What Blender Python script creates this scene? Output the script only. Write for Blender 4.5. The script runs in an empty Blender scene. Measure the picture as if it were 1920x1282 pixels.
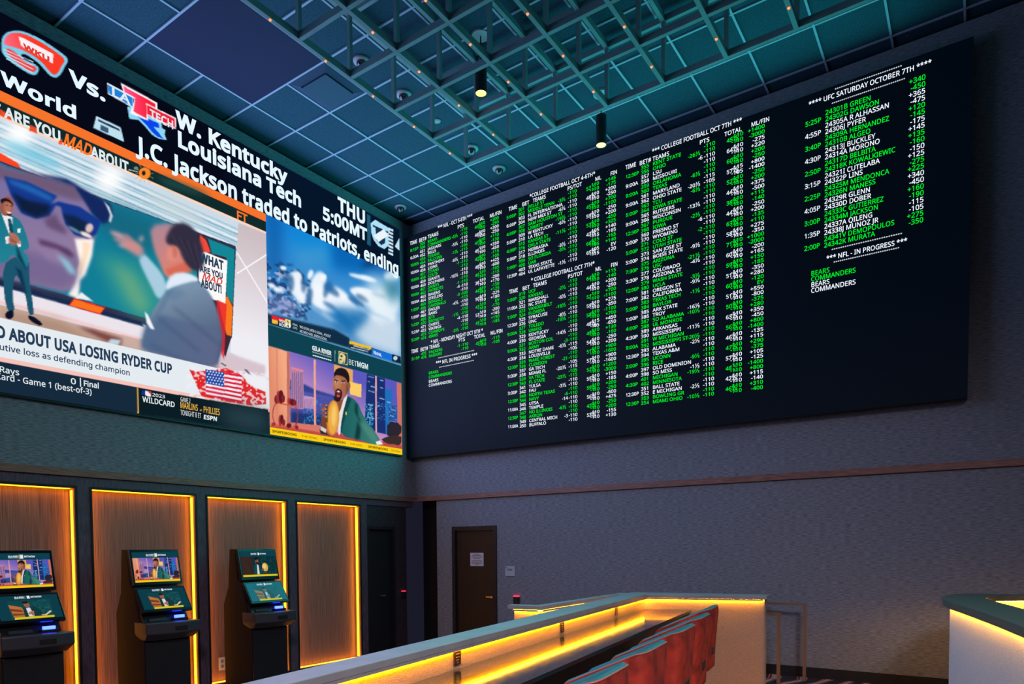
import bpy, bmesh, math, random
import numpy as np
from mathutils import Matrix, Vector
random.seed(7); RNG = np.random.default_rng(7)
scene = bpy.context.scene
COL = scene.collection

# ------------------------------------------------------------------ camera
W, H = 1920.0, 1282.0
CAM = np.array([8.497, -9.4675, 1.6802])
YAW, PIT, ROL = 0.6076, -0.0378, -0.0076
FPX, PPX, PPY = 1289.595, 935.862, 1077.123
def cam_axes():
    f = np.array([-math.sin(YAW)*math.cos(PIT), math.cos(YAW)*math.cos(PIT), math.sin(PIT)])
    r = np.array([math.cos(YAW), math.sin(YAW), 0.0]); u = np.cross(r, f)
    c, s = math.cos(ROL), math.sin(ROL)
    return c*r+s*u, -s*r+c*u, f
AR, AU, AF = cam_axes()
cd = bpy.data.cameras.new('camera'); cam = bpy.data.objects.new('camera', cd); COL.objects.link(cam)
M = Matrix.Identity(4)
for i in range(3):
    M[i][0], M[i][1], M[i][2], M[i][3] = AR[i], AU[i], -AF[i], CAM[i]
cam.matrix_world = M
cd.sensor_fit = 'HORIZONTAL'; cd.sensor_width = 36.0; cd.lens = FPX*36.0/W
cd.shift_x = (W/2-PPX)/W; cd.shift_y = (PPY-H/2)/W; cd.clip_end = 200; cd.clip_start = 0.02
scene.camera = cam

# ------------------------------------------------------------------ world, light, exposure
wd = bpy.data.worlds.new('world'); scene.world = wd; wd.use_nodes = True
wd.node_tree.nodes['Background'].inputs[0].default_value = (0.20, 0.19, 0.40, 1)
wd.node_tree.nodes['Background'].inputs[1].default_value = 0.05
def area_light(name, loc, target, sx, sy, color, power, spread=180):
    ld = bpy.data.lights.new(name, 'AREA'); ld.shape = 'RECTANGLE'; ld.size = sx; ld.size_y = sy
    ld.color = color; ld.energy = power
    if spread < 180: ld.spread = math.radians(spread)
    o = bpy.data.objects.new(name, ld); COL.objects.link(o); o.location = loc
    d = Vector(target)-Vector(loc); o.rotation_euler = d.to_track_quat('-Z', 'Y').to_euler()
    return o
SCREEN_GAIN = 1.0      # brightness of the video wall picture
area_light('board_glow', (4.1, -0.172, 5.27), (4.1, -3.0, 5.27), 7.6, 3.85, (0.02, 0.75, 0.74), 225)
area_light('wall_glow', (0.068, -4.0, 5.33), (3.0, -4.0, 5.33), 7.3, 3.9, (0.34, 0.48, 1.0), 255)
area_light('room_glow', (11.8, -11.8, 7.2), (5.6, -5.6, -1.2), 2.6, 1.8, (1.0, 0.86, 0.98), 210, 80)  # added unseen lamp, stands in for room lights behind the viewer
vs = scene.view_settings
scene.display_settings.display_device = 'sRGB'
vs.view_transform = 'Standard'; vs.look = 'None'; vs.exposure = 0.0; vs.gamma = 1.0; vs.use_curve_mapping = False
scene.cycles.use_denoising = True
scene.cycles.max_bounces = 6; scene.cycles.diffuse_bounces = 3; scene.cycles.glossy_bounces = 3
scene.cycles.sample_clamp_indirect = 4.0; scene.cycles.caustics_reflective = False; scene.cycles.caustics_refractive = False

# ------------------------------------------------------------------ helpers
def ray(x, y): return AF + AR*(x-PPX)/FPX + AU*(PPY-y)/FPX
def on(axis, val, x, y):
    v = ray(x, y); t = (val-CAM[axis])/v[axis]; return CAM+t*v
def onz(z, x, y): p = on(2, z, x, y); return (p[0], p[1])
def z_at(x, y, py):            # height at which the vertical through (x,y) crosses photo row py
    lo, hi = -1.0, 9.0
    for _ in range(50):
        m = (lo+hi)/2; v = np.array([x, y, m])-CAM; yy = PPY-FPX*(v@AU)/(v@AF)
        if yy > py: lo = m
        else: hi = m
    return lo

def srgb(c):
    c = np.asarray(c, float)/255.0
    return np.where(c <= 0.04045, c/12.92, ((c+0.055)/1.055)**2.4)

def mat(name, color, rough=0.6, metal=0.0, emit=None, estr=0.0, spec=0.5, noise=None, bump=None, rng=0.15, sampling=True, coat=0.0):
    m = bpy.data.materials.new(name); m.use_nodes = True
    nt = m.node_tree; b = nt.nodes['Principled BSDF']
    b.inputs['Base Color'].default_value = (*color, 1); b.inputs['Roughness'].default_value = rough
    b.inputs['Metallic'].default_value = metal; b.inputs['Specular IOR Level'].default_value = spec
    if coat: b.inputs['Coat Weight'].default_value = coat; b.inputs['Coat Roughness'].default_value = 0.1
    if emit is not None:
        b.inputs['Emission Color'].default_value = (*emit, 1); b.inputs['Emission Strength'].default_value = estr
    if noise is not None:      # (sx, sy, sz, detail)
        tc = nt.nodes.new('ShaderNodeTexCoord'); mp = nt.nodes.new('ShaderNodeMapping')
        nz = nt.nodes.new('ShaderNodeTexNoise'); cr = nt.nodes.new('ShaderNodeValToRGB')
        nt.links.new(tc.outputs['Object'], mp.inputs[0]); mp.inputs['Scale'].default_value = noise[:3]
        nt.links.new(mp.outputs[0], nz.inputs['Vector']); nz.inputs['Scale'].default_value = 1.0
        nz.inputs['Detail'].default_value = noise[3]
        nt.links.new(nz.outputs['Fac'], cr.inputs[0])
        lo = [max(0, c*(1-rng*2)) for c in color]; hi = [min(1, c*(1+rng*2)) for c in color]
        cr.color_ramp.elements[0].position = 0.3; cr.color_ramp.elements[1].position = 0.7
        cr.color_ramp.elements[0].color = (*lo, 1); cr.color_ramp.elements[1].color = (*hi, 1)
        nt.links.new(cr.outputs[0], b.inputs['Base Color'])
        if bump:
            bp = nt.nodes.new('ShaderNodeBump'); bp.inputs['Strength'].default_value = bump; bp.inputs['Distance'].default_value = 0.01
            nt.links.new(nz.outputs['Fac'], bp.inputs['Height']); nt.links.new(bp.outputs[0], b.inputs['Normal'])
    if not sampling: m.cycles.emission_sampling = 'NONE'
    return m

class MB:
    """collects shapes and links them as ONE mesh object"""
    def __init__(s): s.v = []; s.f = []
    def add(s, vs, fs):
        n = len(s.v); s.v += [tuple(map(float, p)) for p in vs]; s.f += [tuple(i+n for i in f) for f in fs]; return s
    def box(s, x0, y0, z0, x1, y1, z1):
        x0, x1 = min(x0, x1), max(x0, x1); y0, y1 = min(y0, y1), max(y0, y1); z0, z1 = min(z0, z1), max(z0, z1)
        v = [(x0,y0,z0),(x1,y0,z0),(x1,y1,z0),(x0,y1,z0),(x0,y0,z1),(x1,y0,z1),(x1,y1,z1),(x0,y1,z1)]
        return s.add(v, [(3,2,1,0),(4,5,6,7),(0,1,5,4),(1,2,6,5),(2,3,7,6),(3,0,4,7)])
    def prism(s, pts, z0, z1):       # plan polygon (ccw) raised from z0 to z1
        a = sum(pts[i][0]*pts[(i+1) % len(pts)][1]-pts[(i+1) % len(pts)][0]*pts[i][1] for i in range(len(pts)))
        if a < 0: pts = pts[::-1]
        n = len(pts); v = [(p[0], p[1], z0) for p in pts]+[(p[0], p[1], z1) for p in pts]
        f = [tuple(range(n-1, -1, -1)), tuple(range(n, 2*n))]+[(i, (i+1) % n, n+(i+1) % n, n+i) for i in range(n)]
        return s.add(v, f)
    def profile(s, prof, axis, a0, a1):   # polygon prof=[(p,z)] extruded along axis ('x' or 'y')
        n = len(prof)
        mk = (lambda p, a: (p[0], a, p[1])) if axis == 'y' else (lambda p, a: (a, p[0], p[1]))
        v = [mk(p, a0) for p in prof]+[mk(p, a1) for p in prof]
        f = [tuple(range(n)), tuple(range(2*n-1, n-1, -1))]+[((i+1) % n, i, n+i, n+(i+1) % n) for i in range(n)]
        return s.add(v, f)
    def bar(s, a, b, w, h=None, up=(0, 0, 1)):   # square bar from a to b
        a, b = Vector(a), Vector(b); d = (b-a).normalized(); h = h or w
        up = Vector(up)
        if abs(d.dot(up)) > 0.98: up = Vector((0, 1, 0))
        x = d.cross(up).normalized(); y = x.cross(d).normalized()
        v = [p+x*sx*w/2+y*sy*h/2 for p in (a, b) for sx, sy in ((-1,-1),(1,-1),(1,1),(-1,1))]
        return s.add(v, [(3,2,1,0),(4,5,6,7),(0,1,5,4),(1,2,6,5),(2,3,7,6),(3,0,4,7)])
    def lathe(s, prof, c=(0, 0, 0), n=24, cap=True):   # prof=[(r,z)] about z through c
        v = []; f = []
        for r, z in prof:
            for k in range(n):
                t = 2*math.pi*k/n; v.append((c[0]+r*math.cos(t), c[1]+r*math.sin(t), c[2]+z))
        for i in range(len(prof)-1):
            for k in range(n):
                k2 = (k+1) % n; f.append((i*n+k, i*n+k2, (i+1)*n+k2, (i+1)*n+k))
        if cap:
            f.append(tuple(range(n-1, -1, -1))); f.append(tuple((len(prof)-1)*n+k for k in range(n)))
        return s.add(v, f)
    def tube(s, pts, r, n=10):
        P = [Vector(p) for p in pts]; rings = []; up = Vector((0, 0, 1)); v = []; f = []
        for i, p in enumerate(P):
            d = ((P[min(i+1, len(P)-1)]-P[max(i-1, 0)])).normalized()
            u2 = up if abs(d.dot(up)) < 0.95 else Vector((1, 0, 0))
            x = d.cross(u2).normalized(); y = x.cross(d)
            rr = r[i] if isinstance(r, (list, tuple)) else r
            for k in range(n):
                t = 2*math.pi*k/n; v.append(p+(x*math.cos(t)+y*math.sin(t))*rr)
        for i in range(len(P)-1):
            for k in range(n):
                k2 = (k+1) % n; f.append((i*n+k, i*n+k2, (i+1)*n+k2, (i+1)*n+k))
        f.append(tuple(range(n-1, -1, -1))); f.append(tuple((len(P)-1)*n+k for k in range(n)))
        return s.add(v, f)
    def sphere(s, c, r, n=12, m=8, sz=1.0):
        prof = [(max(1e-4, r*math.sin(math.pi*i/m)), -r*sz*math.cos(math.pi*i/m)) for i in range(m+1)]
        return s.lathe(prof, c, n, cap=False)
    def build(s, name, material, parent=None, smooth=False, bevel=0.0, recalc=False):
        me = bpy.data.meshes.new(name); me.from_pydata(s.v, [], s.f); me.update()
        if recalc or bevel:
            bm = bmesh.new(); bm.from_mesh(me); bmesh.ops.recalc_face_normals(bm, faces=bm.faces); bm.to_mesh(me); bm.free()
        o = bpy.data.objects.new(name, me); COL.objects.link(o)
        if material: me.materials.append(material)
        if smooth:
            for p in me.polygons: p.use_smooth = True
        if bevel:
            md = o.modifiers.new('bevel', 'BEVEL'); md.width = bevel; md.segments = 2; md.limit_method = 'ANGLE'; md.angle_limit = math.radians(40)
        if parent:
            o.parent = parent; o.matrix_parent_inverse = Matrix.Translation(-Vector(parent.location))
        return o
def struct(o, label=None):
    o['kind'] = 'structure'
    if label: o['label'] = label
    return o
def tag(o, label, cat, group=None):
    o['label'] = label; o['category'] = cat
    if group: o['group'] = group
    return o
def thing(name, label, cat, loc, group=None):
    o = bpy.data.objects.new(name, None); COL.objects.link(o); o.location = loc; o.empty_display_size = 0.1
    return tag(o, label, cat, group)
def copy_tree(o, parent=None):
    c = o.copy(); COL.objects.link(c)
    if parent: c.parent = parent; c.matrix_parent_inverse = o.matrix_parent_inverse.copy()
    for ch in list(o.children): copy_tree(ch, c)
    return c

# ------------------------------------------------------------------ materials of the setting
M_wallpaper = mat('blue_grey_wallpaper', (0.20, 0.22, 0.255), 0.75, noise=(14, 14, 130, 3), bump=0.35, rng=0.22)
M_wallpaper_low = M_wallpaper
M_tile = mat('charcoal_ceiling_tile', (0.022, 0.074, 0.108), 0.9, spec=0.08, noise=(90, 90, 90, 4), rng=0.22)
M_tee = mat('ceiling_tee', (0.30, 0.42, 0.52), 0.6, spec=0.2)
M_walnut = mat('walnut_trim', (0.27, 0.13, 0.095), 0.45, noise=(6, 6, 120, 3), rng=0.2)
M_black = mat('black_paint', (0.012, 0.012, 0.014), 0.45)
M_blackwall = mat('dark_wall', (0.035, 0.025, 0.035), 0.6, noise=(14, 14, 90, 2), rng=0.2)
M_darkdoor = mat('espresso_door', (0.016, 0.012, 0.010), 0.4, noise=(60, 60, 3, 3), rng=0.2)
M_metalpost = mat('graphite_pilaster', (0.10, 0.07, 0.10), 0.45, noise=(40, 40, 8, 2), rng=0.15)
M_panelwood = mat('vertical_grain_panel', (0.32, 0.16, 0.12), 0.4, noise=(160, 160, 2.0, 3), rng=0.25)
M_reveal = mat('reveal_oak', (0.5, 0.30, 0.16), 0.6)
M_chrome = mat('satin_steel', (0.6, 0.6, 0.6), 0.25, 1.0)
M_led = mat('amber_led_strip', (0.9, 0.5, 0.1), 0.5, emit=(1.0, 0.43, 0.01), estr=85.0)
M_led_niche = mat('amber_niche_led', (0.9, 0.5, 0.1), 0.5, emit=(1.0, 0.36, 0.008), estr=7.0)

# carpet with swirling stripes
M_carpet = bpy.data.materials.new('swirl_carpet'); M_carpet.use_nodes = True
nt = M_carpet.node_tree; b = nt.nodes['Principled BSDF']; b.inputs['Roughness'].default_value = 0.95
tc = nt.nodes.new('ShaderNodeTexCoord'); wv = nt.nodes.new('ShaderNodeTexWave'); cr = nt.nodes.new('ShaderNodeValToRGB')
wv.inputs['Scale'].default_value = 1.3; wv.inputs['Distortion'].default_value = 9.0; wv.inputs['Detail'].default_value = 1.0; wv.inputs['Detail Scale'].default_value = 0.7
nt.links.new(tc.outputs['Object'], wv.inputs['Vector']); nt.links.new(wv.outputs['Fac'], cr.inputs[0])
e = cr.color_ramp.elements; cr.color_ramp.interpolation = 'CONSTANT'
e[0].position = 0; e[0].color = (0.008, 0.010, 0.03, 1); e[1].position = 0.62; e[1].color = (0.55, 0.16, 0.11, 1)
x = e.new(0.78); x.color = (0.008, 0.01, 0.02, 1); x = e.new(0.9); x.color = (0.45, 0.36, 0.34, 1)
nt.links.new(cr.outputs[0], b.inputs['Base Color'])

# ------------------------------------------------------------------ the setting
LOW = -0.30                                   # kiosk floor lies one step below the bar platform
ZC = 7.557
struct(MB().box(-1.2, -16, LOW-0.1, 16, 1.2, LOW).build('floor', M_carpet), 'dark swirl-patterned carpet')
plat = [(4.45, 0.0), (4.30, -3.9), (5.55, -5.2), (6.3, -10.6), (16, -10.6), (16, 0.0)]
struct(MB().prism(plat, LOW, 0.0).build('floor_platform', M_carpet), 'raised carpeted bar platform')
struct(MB().box(-1.2, -16, ZC, 16, 1.2, ZC+0.1).build('ceiling', M_tile), 'dark ceiling of square tiles')
tee = MB(); T = 0.7028; gx, gy = 0.5612, -0.1557
for k in range(-1, 22):
    xx = gx+k*T; skip = (1.2 < xx < 1.3)
    for (ya, yb_) in ([(-16, -5.082), (-3.670, 1.1)] if skip else [(-16, 1.1)]):
        tee.box(xx-0.012, ya, ZC-0.014, xx+0.012, yb_, ZC)
for k in range(-1, 23):
    yy = gy-k*T; skip = (-4.5 < yy < -4.2)
    for (xa, xb) in ([(-1.1, 0.561), (1.971, 16)] if skip else [(-1.1, 16)]):
        tee.box(xa, yy-0.012, ZC-0.0135, xb, yy+0.012, ZC)
struct(tee.build('trim_3', M_tee), 'thin ceiling grid bars between the tiles')

ZW = 7.50                                     # top of the upper wall boxes, dark gap above
struct(MB().box(-0.35, -16, 2.60, 0, 0.0, ZW).build('wall_left_upper', M_wallpaper))
struct(MB().box(-0.35, 0.0, 2.60, 16, 0.35, ZW).build('wall_right_upper', M_wallpaper))
struct(MB().box(-1.2, -16, ZW-0.4, -0.9, 1.2, ZC).build('wall_left_back', M_black))
struct(MB().box(-0.9, 0.9, ZW-0.4, 16, 1.2, ZC).build('wall_right_back', M_black))
# ledge trims
struct(MB().box(-0.02, -16, 2.545, 0.035, -0.035, 2.625).build('trim_1', M_walnut), 'walnut ledge under the video wall')
struct(MB().box(-0.02, -0.035, 2.545, 16, 0.02, 2.625).build('trim_2', M_walnut), 'walnut ledge under the odds board')

# lower right wall with a door and a dark opening in the corner
w = MB()
w.box(0.565, 0, LOW, 0.915, 0.35, 2.60); w.box(0.915, 0, 2.07, 1.872, 0.35, 2.60); w.box(1.872, 0, LOW, 16, 0.35, 2.60)
struct(w.build('wall_right_lower', M_wallpaper_low))
struct(MB().box(-0.02, 0.30, LOW, 0.57, 0.34, 2.60).build('wall_corner_recess', M_black), 'black recess in the corner')
struct(MB().box(1.872, -0.012, LOW, 4.4, 0, LOW+0.13).box(5.0, -0.012, 0.0, 16, 0, 0.133).build('baseboard_right', M_black))
# door 2 with frame
d2 = thing('door_2', 'dark espresso door with a paper notice beside the corner', 'door', (1.39, 0.03, LOW)); d2['kind'] = 'structure'
MB().box(0.985, 0.03, LOW+0.01, 1.80, 0.07, 1.995).build('door_leaf', M_darkdoor, d2)
MB().box(0.917, -0.015, LOW, 0.985, 0.12, 2.068).box(1.80, -0.015, LOW, 1.870, 0.12, 2.068).box(0.985, -0.015, 1.995, 1.80, 0.12, 2.068).build('door_frame', M_black, d2)
hp = on(1, 0.0, 924, 1119)
h = MB().lathe([(0.028, 0), (0.028, 0.01)], (0, 0, 0), 16)
hv = MB(); hv.bar((hp[0], 0.03, hp[2]), (hp[0], -0.035, hp[2]), 0.035); hv.bar((hp[0]+0.01, -0.03, hp[2]), (hp[0]-0.12, -0.03, hp[2]), 0.018)
hv.build('door_handle', M_chrome, d2)
# lower left wall: header, pilasters between the lit panels, door 1
NV = [(-7.03, -5.747), (-5.563, -4.273), (-4.095, -2.806), (-2.613, -1.3255)]
ZT, ZB = 2.415, LOW+0.16
w = MB(); w.box(-0.35, -16, 2.44, 0.0, 0, 2.60)
struct(w.build('wall_left_header', M_metalpost))
w = MB()
for (a, b2) in [(-8.6, -7.03), (-5.747, -5.563), (-4.273, -4.095), (-2.806, -2.613), (-1.3255, -1.16)]:
    w.box(-0.34, a, LOW, 0.0, b2, 2.44)
for (a, b2) in NV: w.box(-0.34, a, ZT, 0.0, b2, 2.44); w.box(-0.34, a, LOW, 0.0, b2, ZB)
struct(w.build('wall_left_lower', M_metalpost), 'dark pilasters framing the lit wood panels')
w = MB()
for (a, b2) in NV:
    for e_ in (a-0.022, b2): w.box(0.0, e_, ZB-0.02, 0.012, e_+0.022, ZT+0.022)
    w.box(0.0, a, ZT, 0.012, b2, ZT+0.022); w.box(0.0, a, ZB-0.02, 0.012, b2, ZB)
struct(w.build('trim_4', M_black), 'black reveal edging of the lit panels')
w = MB(); w.box(-0.35, -16, LOW, -0.30, -8.6, 2.44); w.box(-0.30, -1.16, 2.08, -0.02, -0.166, 2.44); w.box(-0.30, -0.47, LOW, -0.02, -0.166, 2.08)
struct(w.build('wall_left_end', M_blackwall))
struct(MB().box(-0.30, -16, LOW, -0.02, -8.6, 2.44).build('wall_left_near', M_blackwall))
d1 = thing('door_1', 'black door between the lit panels and the corner', 'door', (-0.05, -0.8, LOW)); d1['kind'] = 'structure'
MB().box(-0.14, -1.10, LOW+0.01, -0.08, -0.53, 2.03).build('door_leaf', M_black, d1)
MB().box(-0.2, -1.16, LOW, -0.005, -1.10, 2.08).box(-0.2, -0.53, LOW, -0.005, -0.47, 2.08).box(-0.2, -1.10, 2.03, -0.005, -0.53, 2.08).build('door_frame', M_black, d1)
q = on(0, -0.08, 718, 1116)
hv = MB(); hv.bar((-0.08, q[1], q[2]), (-0.03, q[1], q[2]), 0.03); hv.bar((-0.035, q[1], q[2]), (-0.035, q[1]-0.1, q[2]), 0.016); hv.build('door_handle', M_chrome, d1)
struct(MB().box(-0.30, -0.166, LOW, -0.25, 0.0, 2.44).build('wall_corner_return', M_black))

# the four lit wood panels
NL = ['wood wall panel with amber edge glow behind the leftmost kiosk', 'wood wall panel with amber edge glow behind the middle kiosk',
      'wood wall panel with amber edge glow and wall outlet behind the rightmost kiosk', 'bare amber-edged wood wall panel with no kiosk in front']
PX_ = -0.125
for (a, b2), lab in zip(NV, NL):
    t = thing('lit_wall_panel', lab, 'wall panel', (PX_, (a+b2)/2, ZB), 'amber lit wood wall panels')
    MB().box(PX_-0.03, a+0.002, ZB+0.002, PX_, b2-0.002, ZT-0.002).build('wood_board', M_panelwood, t)
    rv = MB()
    rv.box(PX_, a+0.001, ZB+0.004, -0.004, a+0.006, ZT-0.004).box(PX_, b2-0.006, ZB+0.004, -0.004, b2-0.001, ZT-0.004).box(PX_, a+0.006, ZT-0.007, -0.004, b2-0.006, ZT-0.002).box(PX_, a+0.006, ZB+0.002, -0.004, b2-0.006, ZB+0.007)
    rv.build('side_lining', M_reveal, t)
    for (y0, z0, y1, z1) in [(a+0.006, ZB+0.03, a+0.014, ZT-0.03), (b2-0.014, ZB+0.03, b2-0.006, ZT-0.03), (a+0.03, ZT-0.015, b2-0.03, ZT-0.007), (a+0.03, ZB+0.007, b2-0.03, ZB+0.015)]:
        MB().box(-0.085, y0, z0, -0.045, y1, z1).build('led_strip', M_led_niche, t)

# small fittings on the walls
M_paper = mat('notice_paper', (0.62, 0.58, 0.62), 0.8); M_plate = mat('pale_plate', (0.42, 0.50, 0.55), 0.5)
M_ink = mat('grey_ink', (0.22, 0.21, 0.24), 0.8)
M_redled = mat('red_led', (0.5, 0.02, 0.03), 0.4, emit=(1, 0.03, 0.08), estr=1.6, sampling=False)
def card_reader(p, along, label):
    t = thing('card_reader', label, 'card reader', p)
    if along == 'x':
        MB().box(p[0]-0.055, -0.035, p[2]-0.08, p[0]+0.055, -0.001, p[2]+0.055).build('reader_body', M_black, t, bevel=0.008)
        MB().box(p[0]-0.05, -0.036, p[2]+0.056, p[0]+0.05, -0.004, p[2]+0.078).build('status_light', M_redled, t)
    else:
        MB().box(-0.019, p[1]-0.05, p[2]-0.09, 0.015, p[1]+0.05, p[2]+0.02).build('reader_body', M_black, t, bevel=0.008)
        MB().box(-0.015, p[1]-0.045, p[2]+0.021, 0.016, p[1]+0.045, p[2]+0.036).build('status_light', M_redled, t)
card_reader((2.27, -0.02, 0.83), 'x', 'black card reader with red light above the bar wing')
card_reader((0.0, -0.27, 0.90), 'y', 'small black card reader with red light beside the black corner recess')
t = thing('door_notice', 'white paper notice taped on the dark door', 'notice', (1.43, 0.028, 1.385))
MB().box(1.29, 0.0255, 1.385, 1.573, 0.0295, 1.613).build('paper', M_paper, t)
ln = MB()
for i, (a, b2) in enumerate([(0.30, 0.70), (0.14, 0.86), (0.10, 0.90), (0.26, 0.74), (0.12, 0.9), (0.08, 0.92), (0.10, 0.88), (0.34, 0.66)]):
    zz = 1.585-i*0.024-(0.01 if i > 3 else 0); ln.box(1.29+a*0.283, 0.0245, zz-0.006, 1.29+b2*0.283, 0.0253, zz+0.006)
ln.build('printed_lines', M_ink, t)
t = thing('room_sign', 'small pale square plate on the wall right of the dark door', 'sign', (2.14, -0.004, 1.224))
MB().box(2.046, -0.012, 1.224, 2.236, -0.001, 1.389).build('plate', M_plate, t, bevel=0.003)
MB().box(2.09, -0.0135, 1.315, 2.19, -0.0123, 1.345).box(2.06, -0.0135, 1.355, 2.085, -0.0123, 1.378).build('plate_marking', M_ink, t)
M_outlet = mat('ivory_outlet', (0.75, 0.66, 0.55), 0.5)
t = thing('wall_outlet', 'ivory wall outlet low on the panel behind the rightmost kiosk', 'outlet', (-0.12, -3.93, 0.03))
po = on(0, -0.120, 416.5, 1244)
MB().box(-0.1245, po[1]-0.05, po[2]-0.09, -0.115, po[1]+0.05, po[2]+0.09).build('cover_plate', M_outlet, t, bevel=0.003)
for zz in (0.035, -0.035): MB().box(-0.1145, po[1]-0.018, po[2]+zz-0.02, -0.112, po[1]+0.018, po[2]+zz+0.02).build('socket', M_ink, t)

# ------------------------------------------------------------------ ceiling fittings
M_ceilpanel = mat('smooth_ceiling_panel', (0.016, 0.026, 0.066), 0.75, spec=0.1)
M_domebase = mat('camera_base', (0.30, 0.32, 0.36), 0.4); M_dome = mat('smoked_dome', (0.02, 0.02, 0.025), 0.05, spec=0.8, coat=1.0)
tag(MB().box(0.579, -5.072, ZC-0.010, 1.955, -3.685, ZC-0.0005).build('ceiling_access_panel', M_ceilpanel), 'large smooth dark ceiling panel four tiles wide', 'ceiling panel')
t = thing('air_diffuser', 'square ceiling air diffuser beside the large smooth panel', 'air diffuser', (1.6155, -3.318, ZC))
a0, a1, b0, b1 = 1.276, 1.955, -3.658, -2.978
v = MB()
for (i0, z0, i1, z1) in [(0.0, ZC-0.004, 0.11, ZC-0.035)]:
    o4 = [(a0+i0, b0+i0), (a1-i0, b0+i0), (a1-i0, b1-i0), (a0+i0, b1-i0)]; n4 = [(a0+i1, b0+i1), (a1-i1, b0+i1), (a1-i1, b1-i1), (a0+i1, b1-i1)]
    v.add([(*p, z0) for p in o4]+[(*p, z1) for p in n4]+[(*p, ZC-0.001) for p in n4], [(i, (i+1) % 4, 4+(i+1) % 4, 4+i) for i in range(4)]+[(4+i, 4+(i+1) % 4, 8+(i+1) % 4, 8+i) for i in range(4)])
v.build('diffuser_frame', mat('diffuser_frame', (0.03, 0.07, 0.12), 0.7, spec=0.1), t)
MB().box(a0+0.115, b0+0.115, ZC-0.05, a1-0.115, b1-0.115, ZC-0.04).build('diffuser_plate', mat('diffuser_plate', (0.03, 0.085, 0.125), 0.7, spec=0.1), t)
CL = [('dome camera on the ceiling inside the hanging grid nearest the large smooth panel', (2.328, -3.410)), ('dome camera on the ceiling inside the hanging grid left of the long pendant', (2.322, -2.664)),
      ('dome camera on the ceiling showing through the corner cell of the hanging grid', (2.313, -1.201)), ('dome camera on the open ceiling between hanging grid and odds board', (2.337, -0.523)), ('dome camera on the ceiling in the corner above the video wall', (0.280, -0.530))]
for lab, (cx, cy) in CL:
    t = thing('dome_camera', lab, 'camera', (cx, cy, ZC), 'dome cameras on the ceiling')
    MB().lathe([(0.085, -0.028), (0.10, -0.02), (0.105, 0.0)], (cx, cy, ZC-0.001), 24).build('camera_base', M_domebase, t, smooth=True)
    MB().lathe([(0.002, -0.095), (0.03, -0.09), (0.052, -0.072), (0.062, -0.045), (0.062, -0.029)], (cx, cy, ZC-0.001), 20).build('camera_dome', M_dome, t, smooth=True)
tag(MB().lathe([(0.05, -0.012), (0.055, -0.006), (0.055, 0)], (2.313, -1.990, ZC-0.001), 20).build('sprinkler_cover', mat('sprinkler_cover', (0.25, 0.30, 0.33), 0.4), smooth=True), 'small round sprinkler cover plate seen through the hanging grid', 'sprinkler cover')

# pendant lamps
M_lampblack = mat('pendant_black', (0.012, 0.011, 0.012), 0.4); M_bulb = mat('warm_bulb', (1, 0.8, 0.4), 0.4, emit=(1.0, 0.50, 0.12), estr=1.8)
for lab, (cx, cy), yt, yb_ in [('black cylinder pendant lamp hanging inside the ceiling grid', (3.738, -2.914), 128, 176), ('black cylinder pendant lamp hanging below the grid edge before the odds board', (4.407, -1.192), 217, 273)]:
    z1, z0 = z_at(cx, cy, yt), z_at(cx, cy, yb_)
    t = thing('pendant_lamp', lab, 'pendant lamp', (cx, cy, z0), 'black cylinder pendant lamps')
    MB().lathe([(0.10, -0.02), (0.105, 0)], (cx, cy, ZC-0.001), 24).build('canopy', M_domebase, t)
    MB().tube([(cx, cy, ZC-0.02), (cx, cy, z1)], 0.008, 8).build('rod', M_lampblack, t)
    MB().lathe([(0.062, 0.004), (0.068, 0.0), (0.068, z1-z0-0.006), (0.060, z1-z0), (0.001, z1-z0)], (cx, cy, z0), 28, cap=False).add([], []).build('lamp_body', M_lampblack, t, smooth=False)
    MB().lathe([(0.001, 0.006), (0.061, 0.006), (0.062, 0.015), (0.001, 0.016)], (cx, cy, z0), 28, cap=False).build('bulb', M_bulb, t)

# hanging lattice
TX, TY, TS, Z0, Z1 = 2.828, -2.0133, 0.6869, 6.786, 7.441
NX, NY = 11, 8
M_bar = mat('dark_lattice_steel', (0.15, 0.27, 0.29), 0.6, spec=0.15, noise=(3, 3, 3, 2), rng=0.06)
M_dot = mat('orange_pin_light', (1, 0.3, 0.1), 0.4, emit=(1.0, 0.13, 0.03), estr=3.5, sampling=False)
lt = thing('ceiling_lattice', 'large hanging black steel lattice of square cells with orange pin lights', 'ceiling lattice', (TX+NX*TS/2, TY-NY*TS/2, Z1+0.1))
x1, y1 = TX+NX*TS, TY-NY*TS; BW, BH = 0.044, 0.072
for j in range(NY+1):
    y = TY-j*TS
    for nm, zb in (('lower_bar', Z0), ('upper_bar', Z1)):
        MB().box(TX-BW/2, y-BW/2, zb, x1, y+BW/2, zb+BH-0.002).build(nm, M_bar, lt)
for i in range(NX+1):
    x = TX+i*TS
    for nm, zb in (('lower_bar', Z0-0.0015), ('upper_bar', Z1-0.0015)):
        MB().box(x-BW/2, y1, zb, x+BW/2, TY+BW/2-0.001, zb+BH).build(nm, M_bar, lt)
npost = 0
for i in range(NX+1):
    for j in range(NY+1):
        x, y = TX+i*TS, TY-j*TS
        v_ = np.array([x, y, Z0])-CAM; dd = v_@AF; px_ = PPX+FPX*(v_@AR)/dd; py_ = PPY-FPX*(v_@AU)/dd
        if py_ < -160 or px_ > 2000 or npost >= 98: continue
        npost += 1
        MB().box(x-0.022, y-0.022, Z0+BH-0.02, x+0.022, y+0.022, Z1+0.02).build('post', M_bar, lt)
        MB().sphere((x+0.0, y-TS/2, Z0-0.003), 0.013, 8, 6).build('pin_light', M_dot, lt)
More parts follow.
